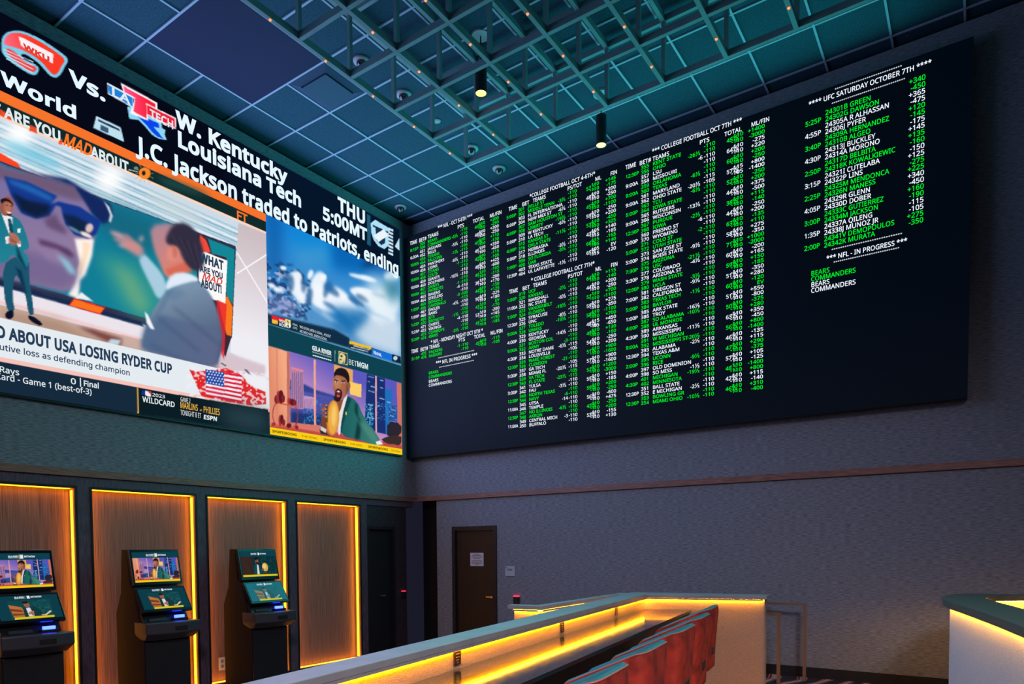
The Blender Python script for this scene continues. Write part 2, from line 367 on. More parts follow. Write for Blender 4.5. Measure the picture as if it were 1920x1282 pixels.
for i in (0, 4, 8, 11):
    for j in (0, 4, 8):
        MB().tube([(TX+i*TS, TY-j*TS, Z1+BH), (TX+i*TS, TY-j*TS, ZC)], 0.008, 6).build('hanger_rod', M_bar, lt)

# ------------------------------------------------------------------ bar counter with its parapet
M_cap = mat('pale_solid_surface', (0.34, 0.34, 0.35), 0.42, noise=(5, 5, 5, 3), rng=0.05)
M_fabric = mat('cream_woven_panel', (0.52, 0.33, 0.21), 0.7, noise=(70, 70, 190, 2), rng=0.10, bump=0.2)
M_desk = mat('polished_black_stone', (0.012, 0.013, 0.017), 0.035, spec=0.9, coat=1.0)
M_desk.node_tree.nodes['Principled BSDF'].inputs['Specular IOR Level'].default_value = 1.0
M_seam = mat('dark_seam', (0.06, 0.035, 0.02), 0.6)
cnt = thing('bar_counter', 'long bar counter with amber-lit parapet cap and glossy black desk', 'bar counter', (5.4, -4.5, 0.0))
ZCAP, TCAP = 1.10, 0.042
o_far, o_near = np.array([4.80, -1.151]), np.array([6.11, -9.15])
i_far, i_near = np.array([5.133, -1.434]), np.array([6.29, -9.15])
i_near = i_far+(np.array([6.047, -7.557])-i_far)*((-9.15-i_far[1])/(-7.557-i_far[1]))
e_back, e_front = np.array([6.446, -0.727]), np.array([6.470, -1.04])
apex2 = np.array([4.942, -1.065])
MB().prism([tuple(p) for p in (o_near, i_near, i_far, e_front, e_back, apex2, o_far)], ZCAP-TCAP, ZCAP).build('parapet_cap', M_cap, cnt, bevel=0.004)
def inset(a, b, d):     # offset line a->b to its left by d
    t = (b-a)/np.linalg.norm(b-a); n = np.array([-t[1], t[0]]); return a+n*d, b+n*d
def isect(l1, l2):
    p, q = l1; r, s = l2; A = np.array([q-p, -(s-r)]).T; k = np.linalg.solve(A, r-p); return p+(q-p)*k[0]
OV = 0.045
Lo = inset(o_far, o_near, OV); Li = inset(i_near, i_far, OV); Le = inset(i_far, e_front, OV)
Lend = inset(e_front, e_back, OV); Lb = inset(e_back, apex2, OV); La = inset(apex2, o_far, OV)
Ln = (np.array([0.0, -9.10]), np.array([10.0, -9.10]))
body = [isect(Lo, Ln), isect(Ln, Li), isect(Li, Le), isect(Le, Lend), isect(Lend, Lb), isect(Lb, La), isect(La, Lo)]
B = [np.array(p) for p in body]
# the parapet stands on the platform's edge: long arm and short return are two panels
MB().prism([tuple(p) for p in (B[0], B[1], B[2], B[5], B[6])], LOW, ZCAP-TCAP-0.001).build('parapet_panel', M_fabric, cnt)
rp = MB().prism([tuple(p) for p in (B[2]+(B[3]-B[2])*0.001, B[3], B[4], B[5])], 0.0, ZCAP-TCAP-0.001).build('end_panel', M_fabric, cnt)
def strip(a, b, off, z0, z1, th, name, material, parent, e0=0.0, e1=0.0):   # thin strip along a wall line a->b on its right side
    a, b = np.array(a, float), np.array(b, float); t = (b-a)/np.linalg.norm(b-a); n = np.array([t[1], -t[0]])
    a2, b2 = a+t*e0, b-t*e1
    pts = [a2+n*off, b2+n*off, b2+n*(off+th), a2+n*(off+th)]
    return MB().prism([tuple(p) for p in pts], z0, z1).build(name, material, parent)
zu = ZCAP-TCAP
strip(B[1], B[2], 0.004, zu-0.012, zu-0.002, 0.016, 'led_strip', M_led, cnt, 0.0, 0.02)
strip(B[2], B[3], 0.004, zu-0.012, zu-0.002, 0.016, 'led_strip', M_led, cnt, 0.02, 0.0)
strip(B[1], B[2], OV-0.010, zu-0.018, zu-0.0005, 0.008, 'cap_lip', M_cap, cnt, 0.0, 0.04)
strip(B[2], B[3], OV-0.010, zu-0.018, zu-0.0005, 0.008, 'cap_lip', M_cap, cnt, 0.03, 0.0)
strip(B[3]+(B[3]-B[2])*0.0, B[3]+(B[3]-B[2])*0.012, 0.0, 0.0, zu-0.002, 0.004, 'corner_trim', M_cap, cnt)
# glossy desk
DZ = 0.915
tdir = (B[2]-B[1])/np.linalg.norm(B[2]-B[1]); nrm = np.array([tdir[1], -tdir[0]])
dk = [B[1], B[1]+nrm*0.57, None, B[2]]
dk[2] = isect((B[1]+nrm*0.57, B[2]+nrm*0.57), (B[2], B[3]))
g = 0.003
MB().prism([tuple(dk[0]+nrm*g), tuple(dk[1]), tuple(dk[2]+np.array([0.0, -g])), tuple(dk[3]+nrm*g+np.array([0, -g]))], DZ-0.028, DZ).build('desk', M_desk, cnt)
strip(B[1], B[2], 0.571, DZ-0.0285, DZ+0.0005, 0.004, 'desk_edge', M_black, cnt, 0, 0.16)
strip(B[1], B[2], 0.36, 0.62, DZ-0.036, 0.03, 'desk_apron', M_black, cnt, 0, 0.25)
# power outlets on the parapet face
M_bronze = mat('dark_outlet_plate', (0.035, 0.02, 0.015), 0.35); M_ivory = mat('socket_marks', (0.5, 0.28, 0.12), 0.5)
def wallpt(px, py, L):      # photo pixel on the vertical plane through line L
    p, q = np.array(L[0]), np.array(L[1]); n = np.array([-(q-p)[1], (q-p)[0], 0.0]); v = ray(px, py)
    t = ((np.array([*p, 0])-CAM)@n)/(v@n); return CAM+t*v
for (px, py) in [(856, 1238.5), (1053, 1179), (1155, 1146)]:
    c = wallpt(px, py, (B[1], B[2])); zc = 0.985
    k = c[:2]
    o = MB(); t2 = tdir*0.042
    o.prism([tuple(k-t2+nrm*0.001), tuple(k+t2+nrm*0.001), tuple(k+t2+nrm*0.009), tuple(k-t2+nrm*0.009)], zc-0.043, zc+0.043)
    po_ = o.build('power_outlet', M_bronze, cnt)
    s_ = MB()
    for (aa, zz, wd_) in [(0, 0.026, 0.022), (-0.016, 0.006, 0.005), (0.0, 0.006, 0.005), (0.016, 0.006, 0.005), (-0.012, -0.012, 0.005), (0.004, -0.012, 0.005), (0.0, -0.028, 0.005)]:
        kk = k+tdir*aa; tt = tdir*wd_
        s_.prism([tuple(kk-tt+nrm*0.0092), tuple(kk+tt+nrm*0.0092), tuple(kk+tt+nrm*0.0102), tuple(kk-tt+nrm*0.0102)], zc+zz-0.003, zc+zz+0.003)
    s_.build('socket', M_ivory, po_)
# wing partition beyond the parapet
wing = thing('wing_partition', 'low amber-lit partition behind the long bar counter ending at the stairs', 'partition', (4.7, -2.6, LOW))
wpts = [np.array(p) for p in [(4.52, -3.60), (4.904, -3.562), (4.83, -1.30), (4.725, -1.30), (4.80, -3.455), (4.52, -3.495)]]
MB().prism([tuple(p) for p in wpts], ZCAP-TCAP, ZCAP).build('cap', M_cap, wing, bevel=0.003)
wb = [(4.575, -3.56), (4.865, -3.53), (4.793, -1.33), (4.755, -1.33)]
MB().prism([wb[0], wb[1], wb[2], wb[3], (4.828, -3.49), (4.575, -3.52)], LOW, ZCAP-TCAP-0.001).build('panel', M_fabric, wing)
strip(wb[0], wb[1], 0.004, zu-0.012, zu-0.002, 0.016, 'led_strip', M_led, wing)
strip(wb[0], wb[1], 0.034, zu-0.018, zu-0.0005, 0.008, 'cap_lip', M_cap, wing)
strip(wb[1], wb[2], 0.004, zu-0.012, zu-0.002, 0.016, 'led_strip', M_led, wing)
strip(wb[1], wb[2], 0.034, zu-0.018, zu-0.0005, 0.008, 'cap_lip', M_cap, wing)

# right counter with rounded nose
RZ, RT = 1.18, 0.048
isl = thing('nose_counter', 'round-nosed counter with dark green top and amber glow at the right edge', 'counter', (8.6, -1.6, 0.0))
def smooth(pts, it=2):
    for _ in range(it):
        n = [pts[0]]
        for a, b in zip(pts[:-1], pts[1:]):
            a, b = np.array(a), np.array(b); n += [tuple(a*0.75+b*0.25), tuple(a*0.25+b*0.75)]
        pts = n+[pts[-1]]
    return pts
def resample(pts, n):
    P = np.array(pts); d = np.r_[0, np.cumsum(np.linalg.norm(np.diff(P, axis=0), axis=1))]
    t = np.linspace(0, d[-1], n); return np.c_[np.interp(t, d, P[:, 0]), np.interp(t, d, P[:, 1])]
op = [onz(RZ, x, y) for x, y in [(1920, 1114.2), (1860, 1112.6), (1803, 1112.3), (1779, 1114.0), (1766.5, 1118.5), (1767, 1121.5), (1772, 1125.2), (1819, 1140), (1870, 1157.3), (1920, 1176)]]
d0 = np.array(op[0])-np.array(op[1]); op = [tuple(np.array(op[0])+d0*2.0)]+op
d1 = np.array(op[-1])-np.array(op[-2]); op = op+[tuple(np.array(op[-1])+d1*1.6)]
ip = [onz(RZ, x, y) for x, y in [(1920, 1117.2), (1882, 1117.4), (1855, 1118.6), (1846, 1121), (1852, 1123.2), (1885, 1132.2), (1920, 1142)]]
d0 = np.array(ip[0])-np.array(ip[1]); ip = [tuple(np.array(ip[0])+d0*2.4)]+ip
d1 = np.array(ip[-1])-np.array(ip[-2]); ip = ip+[tuple(np.array(ip[-1])+d1*3.0)]
N_ = 48; OP = resample(smooth(op, 3), N_); IP = resample(smooth(ip, 3), N_)
def ring(o_, i_, z0, z1):
    m = MB(); n = len(o_)
    m.add([(*p, z1) for p in o_]+[(*p, z1) for p in i_]+[(*p, z0) for p in o_]+[(*p, z0) for p in i_],
          [(k, k+1, n+k+1, n+k) for k in range(n-1)]+[(2*n+k, 3*n+k, 3*n+k+1, 2*n+k+1) for k in range(n-1)]
          + [(k, 2*n+k, 2*n+k+1, k+1) for k in range(n-1)]+[(n+k, n+k+1, 3*n+k+1, 3*n+k) for k in range(n-1)]
          + [(0, n, 3*n, 2*n), (n-1, 3*n-1, 4*n-1, 2*n-1)][:1]+[(n-1, 3*n-1, 4*n-1, 2*n-1)])
    return m
M_isltop = mat('olive_stone_top', (0.12, 0.125, 0.10), 0.55)
def shift(P, d):
    T_ = np.gradient(P, axis=0); T_ /= np.linalg.norm(T_, axis=1)[:, None]; return P+np.c_[-T_[:, 1], T_[:, 0]]*d
sgn = 1.0 if np.linalg.norm(shift(OP, 0.02)[N_//2]-IP[N_//2]) < np.linalg.norm(OP[N_//2]-IP[N_//2]) else -1.0
ring(OP, IP, RZ-RT, RZ).build('counter_cap', M_isltop, isl, recalc=True)
OB, IB = shift(OP, 0.062*sgn), shift(IP, -0.05*sgn)
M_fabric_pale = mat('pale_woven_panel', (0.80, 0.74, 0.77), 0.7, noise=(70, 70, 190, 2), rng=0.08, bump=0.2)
ring(OB, IB, 0.0, RZ-RT-0.001).build('counter_body', M_fabric_pale, isl, recalc=True)
ring(shift(OP, 0.004*sgn), shift(OP, 0.012*sgn), RZ-RT-0.018, RZ-RT-0.0005).build('cap_lip', M_isltop, isl, recalc=True)
ring(shift(OP, 0.042*sgn), shift(OP, 0.058*sgn), RZ-RT-0.013, RZ-RT-0.002).build('led_strip', M_led, isl, recalc=True)
ring(shift(IP, -0.046*sgn), shift(IP, -0.030*sgn), RZ-RT-0.013, RZ-RT-0.002).build('led_strip', M_led, isl, recalc=True)
ip2 = shift(IP, -0.045*sgn)
MB().prism([tuple(p) for p in ip2], 0.90, 0.93).build('inner_desk', M_desk, isl)

# stair handrails
M_brass = mat('champagne_metal', (0.72, 0.52, 0.36), 0.32, 0.9)
hr = thing('handrail', 'tall champagne metal handrail with a wall bracket against the back wall', 'handrail', (6.745, -0.28, 0.0), 'stair handrails')
y_ = -0.28; zt = 0.955
m = MB(); m.bar((6.745, y_, 0.0), (6.745, y_, zt), 0.036); m.build('post', M_brass, hr)
m = MB(); m.bar((6.763, y_, zt), (6.10, y_+0.02, zt), 0.030); m.bar((6.11, y_+0.02, zt), (5.2, y_+0.02, zt-0.30), 0.030); m.build('rail', M_brass, hr)
m = MB(); m.box(6.12, -0.10, zt-0.10, 6.20, -0.001, zt-0.03).bar((6.16, -0.06, zt-0.05), (6.16, y_+0.03, zt-0.012), 0.02); m.build('wall_bracket', M_brass, hr)
hr2 = thing('handrail', 'nearer champagne metal handrail beside the lit end panel of the bar', 'handrail', (6.60, -0.62, 0.0), 'stair handrails')
p3 = on(1, -0.62, 1460.5, 1151); p = (p3[0], p3[1]); zr = p3[2]
m = MB(); m.bar((p[0], p[1], 0.0), (p[0], p[1], zr), 0.038); m.build('post', M_brass, hr2)
m = MB(); m.bar((p[0]+0.019, p[1], zr), (p[0]-0.42, p[1]+0.03, zr), 0.034); m.bar((p[0]-0.41, p[1]+0.03, zr), (p[0]-1.0, p[1]+0.1, zr-0.24), 0.034); m.build('rail', M_brass, hr2)
hr2.location = (p[0], p[1], 0.0)
for ch in hr2.children: ch.matrix_parent_inverse = Matrix.Translation(-Vector(hr2.location))

# ------------------------------------------------------------------ barrel-back counter chairs
M_velvet = mat('rust_red_velvet', (0.36, 0.028, 0.012), 0.75, noise=(9, 9, 9, 5), rng=0.28)
M_velvet.node_tree.nodes['Principled BSDF'].inputs['Sheen Weight'].default_value = 0.0
M_inner = mat('inner_teal_velvet', (0.03, 0.19, 0.23), 0.6)
M_piping = mat('rose_piping', (0.50, 0.17, 0.12), 0.55)
def make_chair():
    # local frame: back of the chair towards +x, seat faces -x (towards the desk), z up
    t = bpy.data.objects.new('barrel_chair', None); COL.objects.link(t)
    Wd, Dp = 0.275, 0.255; NU, NVv = 57, 15
    def plan(u):          # u in 0..1, from the front of one side round the back to the other side; superellipse U
        if u < 0.32: s = u/0.32; return (-Dp+s*(Dp+0.14), -Wd+0.02*(1-s)), 1
        if u > 0.68: s = (1-u)/0.32; return (-Dp+s*(Dp+0.14), Wd-0.02*(1-s)), 1
        a = (u-0.32)/0.36*math.pi-math.pi/2; e_ = 0.38
        ca, sa = math.cos(a), math.sin(a)
        return (0.14+0.13*abs(ca)**e_, Wd*math.copysign(abs(sa)**e_, sa)), 0
    def top(u):
        d = abs(u-0.5)/0.5; x_ = plan(u)[0][0]
        return 1.076-0.46*(0.27-x_)-0.03*max(0, d-0.95)/0.05
    def bot(u):
        d = abs(u-0.5)/0.5
        s = min(1, max(0, (d-0.31)/0.08)); s = s*s*(3-2*s)
        return 0.46+(0.72-0.46)*s
    out, inn = MB(), MB(); vo, vi = [], []
    th = 0.045
    for i in range(NU):
        u = i/(NU-1); (x, y), _ = plan(u); (xa, ya), _ = plan(max(0, u-0.01)); (xb, yb_), _ = plan(min(1, u+0.01))
        tx, ty = xb-xa, yb_-ya; l = math.hypot(tx, ty) or 1; nx, ny = ty/l, -tx/l
        zt_, zb = top(u), bot(u)
        for j in range(NVv):
            s = j/(NVv-1); z = zb+(zt_-zb)*s
            flare = 0.035*((z-0.46)/0.6)**1.5*max(0.0, nx)+0.012*(z-0.6)
            rd = 0.018*(max(0, s-0.9)/0.1)**2
            vo.append((x+nx*(flare-rd*0.6), y+ny*(flare-rd*0.6), z)); vi.append((x+nx*(flare-th+rd*0.4), y+ny*(flare-th+rd*0.4), z))
    fo = [(i*NVv+j, (i+1)*NVv+j, (i+1)*NVv+j+1, i*NVv+j+1) for i in range(NU-1) for j in range(NVv-1)]
    n = len(vo)
    rim = []
    for i in range(NU-1):
        a, b_ = i*NVv, (i+1)*NVv
        rim.append((a, n+a, n+b_, b_))
    ends = [(j, j+1, n+j+1, n+j) for j in range(NVv-1)]+[((NU-1)*NVv+j, n+(NU-1)*NVv+j, n+(NU-1)*NVv+j+1, (NU-1)*NVv+j+1) for j in range(NVv-1)]
    out.add(vo+vi, fo+rim+ends).build('shell', M_velvet, t, smooth=True)
    inn2 = MB().add(vi, [f[::-1] for f in fo])
    tops = [vo[i*NVv+NVv-1] for i in range(NU)]; topi = [vi[i*NVv+NVv-1] for i in range(NU)]
    k0 = len(inn2.v); mid = [((a[0]*0.35+b_[0]*0.65), (a[1]*0.35+b_[1]*0.65), a[2]+0.014) for a, b_ in zip(tops, topi)]
    inn2.add(tops+mid+topi, [(i, i+1, NU+i+1, NU+i) for i in range(NU-1)]+[(NU+i, NU+i+1, 2*NU+i+1, 2*NU+i) for i in range(NU-1)])
    inn2.build('lining', M_inner, t, smooth=True)
    MB().tube([(p_[0], p_[1], p_[2]+0.001) for p_ in tops], 0.0055, 6).build('piping', M_piping, t, smooth=True)
    s = MB(); pts = []
    for k in range(28):
        a = 2*math.pi*k/28; pts.append((-0.03+0.21*math.copysign(abs(math.cos(a))**0.6, math.cos(a)), 0.20*math.copysign(abs(math.sin(a))**0.6, math.sin(a))))
    s.prism(pts, 0.56, 0.66); s.build('seat', M_inner, t, bevel=0.02)
    MB().box(-0.20, -0.18, 0.53, 0.15, 0.18, 0.559).build('seat_base', M_black, t)
    for sx, sy in ((-1, -1), (-1, 1), (1, -1), (1, 1)):
        a = (sx*0.15-0.03, sy*0.15, 0.545); b_ = (sx*0.20-0.03, sy*0.19, 0.0)
        m = MB(); m.tube([a, b_], [0.024, 0.014], 8); m.build('leg', M_black, t)
    m = MB(); r_ = [(-0.20, -0.175, 0.2), (-0.20, 0.175, 0.2), (0.145, 0.175, 0.2), (0.145, -0.175, 0.2), (-0.20, -0.175, 0.2)]
    for a, b_ in zip(r_[:-1], r_[1:]): m.tube([a, b_], 0.009, 6)
    m.build('foot_rail', M_black, t)
    h_ = MB(); h_.box(0.255, -0.065, 0.60, 0.285, 0.065, 0.68); h_.build('back_handle', M_black, t, bevel=0.006)
    return t
ch_lab = ['rust velvet barrel chair farthest along the bar beside the lit end panel', 'rust velvet barrel chair second from the lit end panel',
          'rust velvet barrel chair in the middle of the row at the bar', 'rust velvet barrel chair second from the near end of the row', 'rust velvet barrel chair nearest the viewer, cut by the bottom edge']
ch0 = make_chair()
for i, (px, py) in enumerate([(1346, 1133.5), (1331, 1148.5), (1303, 1168.5), (1251, 1199), (1181, 1240)]):
    c = ch0 if i == 0 else copy_tree(ch0)
    k = np.array(onz(1.075, px, py))           # back top corner of this chair
    ang = math.atan2(nrm[1], nrm[0])
    c.rotation_euler = (0, 0, ang); ca, sa = math.cos(ang), math.sin(ang)
    off = np.array([0.275, 0.32]); c.location = (k[0]-(ca*off[0]-sa*off[1]), k[1]-(sa*off[0]+ca*off[1]), 0.0)
    tag(c, ch_lab[i], 'chair', 'rust velvet barrel chairs along the bar')

# ------------------------------------------------------------------ flat picture painting for the lit screens
class Plane:
    """a flat screen: origin O, unit axes U (right) and V (up) seen from the front"""
    def __init__(s, O, U, V):
        s.O, s.U, s.V = (np.array(a, float) for a in (O, U, V)); s.N = np.cross(s.U, s.V)
    def px(s, x, y):
        v = ray(x, y); t = ((s.O-CAM)@s.N)/(v@s.N); p = CAM+t*v-s.O; return np.array([p@s.U, p@s.V])
    def at(s, a, b, e=0.0): return s.O+s.U*a+s.V*b+s.N*e
    def P(s, q, e=0.0): return s.O[None]+np.asarray(q)[:, :1]*s.U[None]+np.asarray(q)[:, 1:2]*s.V[None]+s.N[None]*e
def gauss(a, sg):
    if sg < 0.3: return a
    r = int(max(1, round(sg*2.6))); k = np.exp(-0.5*(np.arange(-r, r+1)/sg)**2); k /= k.sum()
    p = np.pad(a, ((r, r), (0, 0)), mode='edge'); a = sum(k[i]*p[i:i+a.shape[0]] for i in range(2*r+1))
    p = np.pad(a, ((0, 0), (r, r)), mode='edge'); return sum(k[i]*p[:, i:i+a.shape[1]] for i in range(2*r+1))
def inside(X, Y, poly):
    m = np.zeros(X.shape, bool); n = len(poly)
    for i in range(n):
        (x0, y0), (x1, y1) = poly[i], poly[(i+1) % n]
        if y0 == y1: continue
        c = ((Y < y0) != (Y < y1)); m ^= c & (X < (x1-x0)*(Y-y0)/(y1-y0)+x0)
    return m
def chaikin(p, it=3):
    p = np.array(p, float)
    for _ in range(it):
        q = np.roll(p, -1, 0); p = np.stack([p*0.75+q*0.25, p*0.25+q*0.75], 1).reshape(-1, 2)
    return p
class Canvas:
    def __init__(s, s0, s1, t0, t1, nw, nh, conv, bg=(0, 0, 0)):
        s.b = (s0, s1, t0, t1); s.nw, s.nh = nw, nh; s.conv = conv
        s.S, s.T = np.meshgrid(np.linspace(s0, s1, nw), np.linspace(t0, t1, nh))
        s.A = np.zeros((nh, nw, 3))+np.array(bg, float)
        s.ds, s.dt = (s1-s0)/(nw-1), (t1-t0)/(nh-1)
    def mask(s, poly, blur):
        sub = 0.25; m = np.zeros((s.nh, s.nw))
        for dx in (-sub, sub):
            for dy in (-sub, sub): m += inside(s.S+dx*s.ds, s.T+dy*s.dt, poly)
        return gauss(m/4, blur)
    def q(s, pts): return np.array([s.conv(*p) for p in pts])
    def poly(s, pts, col, blur=0.0, a=1.0, sm=0):
        p = s.q(pts)
        if sm: p = chaikin(p, sm)
        s.blend(s.mask(p, blur)*a, col)
    def blend(s, m, col):
        c = s.color(col); s.A += (c-s.A)*m[..., None]
    def color(s, col):
        if isinstance(col, tuple) and len(col) == 4 and hasattr(col[0], '__len__'):   # gradient (c0, c1, p0, p1)
            c0, c1, p0, p1 = col; a, b = s.conv(*p0), s.conv(*p1); d = b-a
            k = np.clip(((s.S-a[0])*d[0]+(s.T-a[1])*d[1])/(d@d), 0, 1)[..., None]
            return np.array(c0, float)*(1-k)+np.array(c1, float)*k
        return np.array(col, float)
    def ell(s, x, y, rx, ry, rot, col, blur=0.0, a=1.0):
        r = math.radians(rot); pts = []
        for k in range(36):
            t = 2*math.pi*k/36; u, v = rx*math.cos(t), ry*math.sin(t); pts.append((x+u*math.cos(r)-v*math.sin(r), y+u*math.sin(r)+v*math.cos(r)))
        s.poly(pts, col, blur, a)
    def line(s, x0, y0, x1, y1, w, col, blur=0.0, a=1.0):
        d = math.hypot(x1-x0, y1-y0) or 1; nx, ny = -(y1-y0)/d*w/2, (x1-x0)/d*w/2
        s.poly([(x0+nx, y0+ny), (x1+nx, y1+ny), (x1-nx, y1-ny), (x0-nx, y0-ny)], col, blur, a)
    def mottle(s, pts, col, cells, thr=0.5, a=1.0, seed=1, soft=0.15, blur=0.0):   # patchy noise inside a polygon
        rg = np.random.default_rng(seed); g = rg.random((cells[1]+2, cells[0]+2))
        yy = np.linspace(0, cells[1], s.nh); xx = np.linspace(0, cells[0], s.nw)
        y0, x0 = yy.astype(int), xx.astype(int); fy, fx = (yy-y0)[:, None], (xx-x0)[None]
        v = (g[y0][:, x0]*(1-fy)*(1-fx)+g[y0+1][:, x0]*fy*(1-fx)+g[y0][:, x0+1]*(1-fy)*fx+g[y0+1][:, x0+1]*fy*fx)
        s.blend(s.mask(s.q(pts), blur)*np.clip((v-thr)/soft+0.5, 0, 1)*a, col)
    def build(s, name, P3, material, parent, gain=1.0, step=1):
        nh, nw = s.nh, s.nw; pts = P3(np.c_[s.S.ravel(), s.T.ravel()])
        me = bpy.data.meshes.new(name); idx = np.arange(nh*nw).reshape(nh, nw)
        q = np.stack([idx[:-1, :-1], idx[:-1, 1:], idx[1:, 1:], idx[1:, :-1]], -1).reshape(-1, 4)
        me.vertices.add(nh*nw); me.vertices.foreach_set('co', pts.astype(np.float32).ravel())
        me.loops.add(q.size); me.loops.foreach_set('vertex_index', q.astype(np.int32).ravel())
        me.polygons.add(len(q)); me.polygons.foreach_set('loop_start', np.arange(0, q.size, 4, dtype=np.int32))
        me.update(calc_edges=True)
        ca = me.color_attributes.new('picture', 'FLOAT_COLOR', 'POINT')
        c = np.ones((nh*nw, 4), np.float32); c[:, :3] = srgb(np.clip(s.A, 0, 255)).reshape(-1, 3)*gain
        ca.data.foreach_set('color', c.ravel()); me.materials.append(material)
        o = bpy.data.objects.new(name, me); COL.objects.link(o)
        if parent: o.parent = parent; o.matrix_parent_inverse = Matrix.Translation(-Vector(parent.location))
        return o
def picture_mat(name, strength):
    m = bpy.data.materials.new(name); m.use_nodes = True; nt = m.node_tree; nt.nodes.clear()
    o = nt.nodes.new('ShaderNodeOutputMaterial'); e = nt.nodes.new('ShaderNodeEmission'); a = nt.nodes.new('ShaderNodeVertexColor'); a.layer_name = 'picture'
    nt.links.new(a.outputs['Color'], e.inputs['Color']); e.inputs['Strength'].default_value = strength; nt.links.new(e.outputs[0], o.inputs[0])
    m.cycles.emission_sampling = 'NONE'
    return m
def glow_mat(name, rgb, strength=1.0, sampling=False):
    m = bpy.data.materials.new(name); m.use_nodes = True; nt = m.node_tree; nt.nodes.clear()
    o = nt.nodes.new('ShaderNodeOutputMaterial'); e = nt.nodes.new('ShaderNodeEmission'); e.inputs['Color'].default_value = (*srgb(rgb), 1)
    e.inputs['Strength'].default_value = strength; nt.links.new(e.outputs[0], o.inputs[0])
    if not sampling: m.cycles.emission_sampling = 'NONE'
    return m

# ------------------------------------------------------------------ lettering (glyph shapes cached once, laid out as flat lit lettering)
GLY = {}
try:        # the plain sans that ships with Blender; its built-in face otherwise
    FONT = bpy.data.fonts.load(bpy.utils.system_resource('DATAFILES', path='fonts')+'/NotoSansHebrew-Regular.woff2')
except Exception:
    FONT = None
def raw_mesh(body, off=0.0):
    cu = bpy.data.curves.new('glyph', 'FONT'); cu.body = body; cu.size = 1.0; cu.resolution_u = 2
    if FONT and '½' not in body: cu.font = FONT
    ob = bpy.data.objects.new('glyph', cu); me = bpy.data.meshes.new_from_object(ob)
    n = len(me.vertices); v = np.zeros(n*3); me.vertices.foreach_get('co', v); v = v.reshape(-1, 3)[:, :2]
    me.calc_loop_triangles(); t = np.zeros(len(me.loop_triangles)*3, int); me.loop_triangles.foreach_get('vertices', t)
    bpy.data.meshes.remove(me); bpy.data.objects.remove(ob); bpy.data.curves.remove(cu)
    return v, t.reshape(-1, 3)
def embolden(v, t, d):          # push the outline outwards by d
    v = v.copy()
    if not len(t) or d == 0: return v
    full, t_full = v, t
    _, first, back = np.unique(np.round(v*5000).astype(int), axis=0, return_index=True, return_inverse=True); back = back.ravel()
    v = v[first].copy(); t = back[t]; t = t[(t[:, 0] != t[:, 1]) & (t[:, 1] != t[:, 2]) & (t[:, 0] != t[:, 2])]
    a, b, c = v[t[:, 0]], v[t[:, 1]], v[t[:, 2]]; cr = (b-a)[:, 0]*(c-a)[:, 1]-(b-a)[:, 1]*(c-a)[:, 0]
    t = t.copy(); t[cr < 0] = t[cr < 0][:, ::-1]
    ed = {}
    for tr in t:
        for i in range(3): ed[(tr[i], tr[(i+1) % 3])] = 1
    nrm_ = np.zeros((len(v), 2)); cnt_ = np.zeros(len(v)); N_e = {}
    for (i, j) in ed:
        if (j, i) in ed: continue
        e_ = v[j]-v[i]; l = np.hypot(*e_)
        if l < 1e-9: continue
        n_ = np.array([e_[1], -e_[0]])/l
        N_e.setdefault(i, []).append(n_); N_e.setdefault(j, []).append(n_)
    for i, ns in N_e.items():
        s_ = np.sum(ns, 0); l = np.hypot(*s_)
        if l > 1e-6:
            m_ = s_/l; k = np.mean([m_@n_ for n_ in ns]); v[i] = v[i]+m_*d/max(k, 0.45)
    return v[back]
def glyph(c, off):
    off = round(off*(0.9 if FONT else 0.3), 4)
    if (c, off) not in GLY:
        if 'HH' not in GLY:
            v, _ = raw_mesh('HH'); v1, _ = raw_mesh('H'); GLY['HH'] = (np.ptp(v[:, 0]), np.ptp(v1[:, 1]))
        w2, cap = GLY['HH']
        v, _ = raw_mesh('H'+c+'H'); adv = np.ptp(v[:, 0])-w2+off*0.7
        v, t = raw_mesh(c) if c != ' ' else (np.zeros((0, 2)), np.zeros((0, 3), int))
        GLY[(c, off)] = (embolden(v, t, off)/cap, t, adv/cap)
    return GLY[(c, off)]
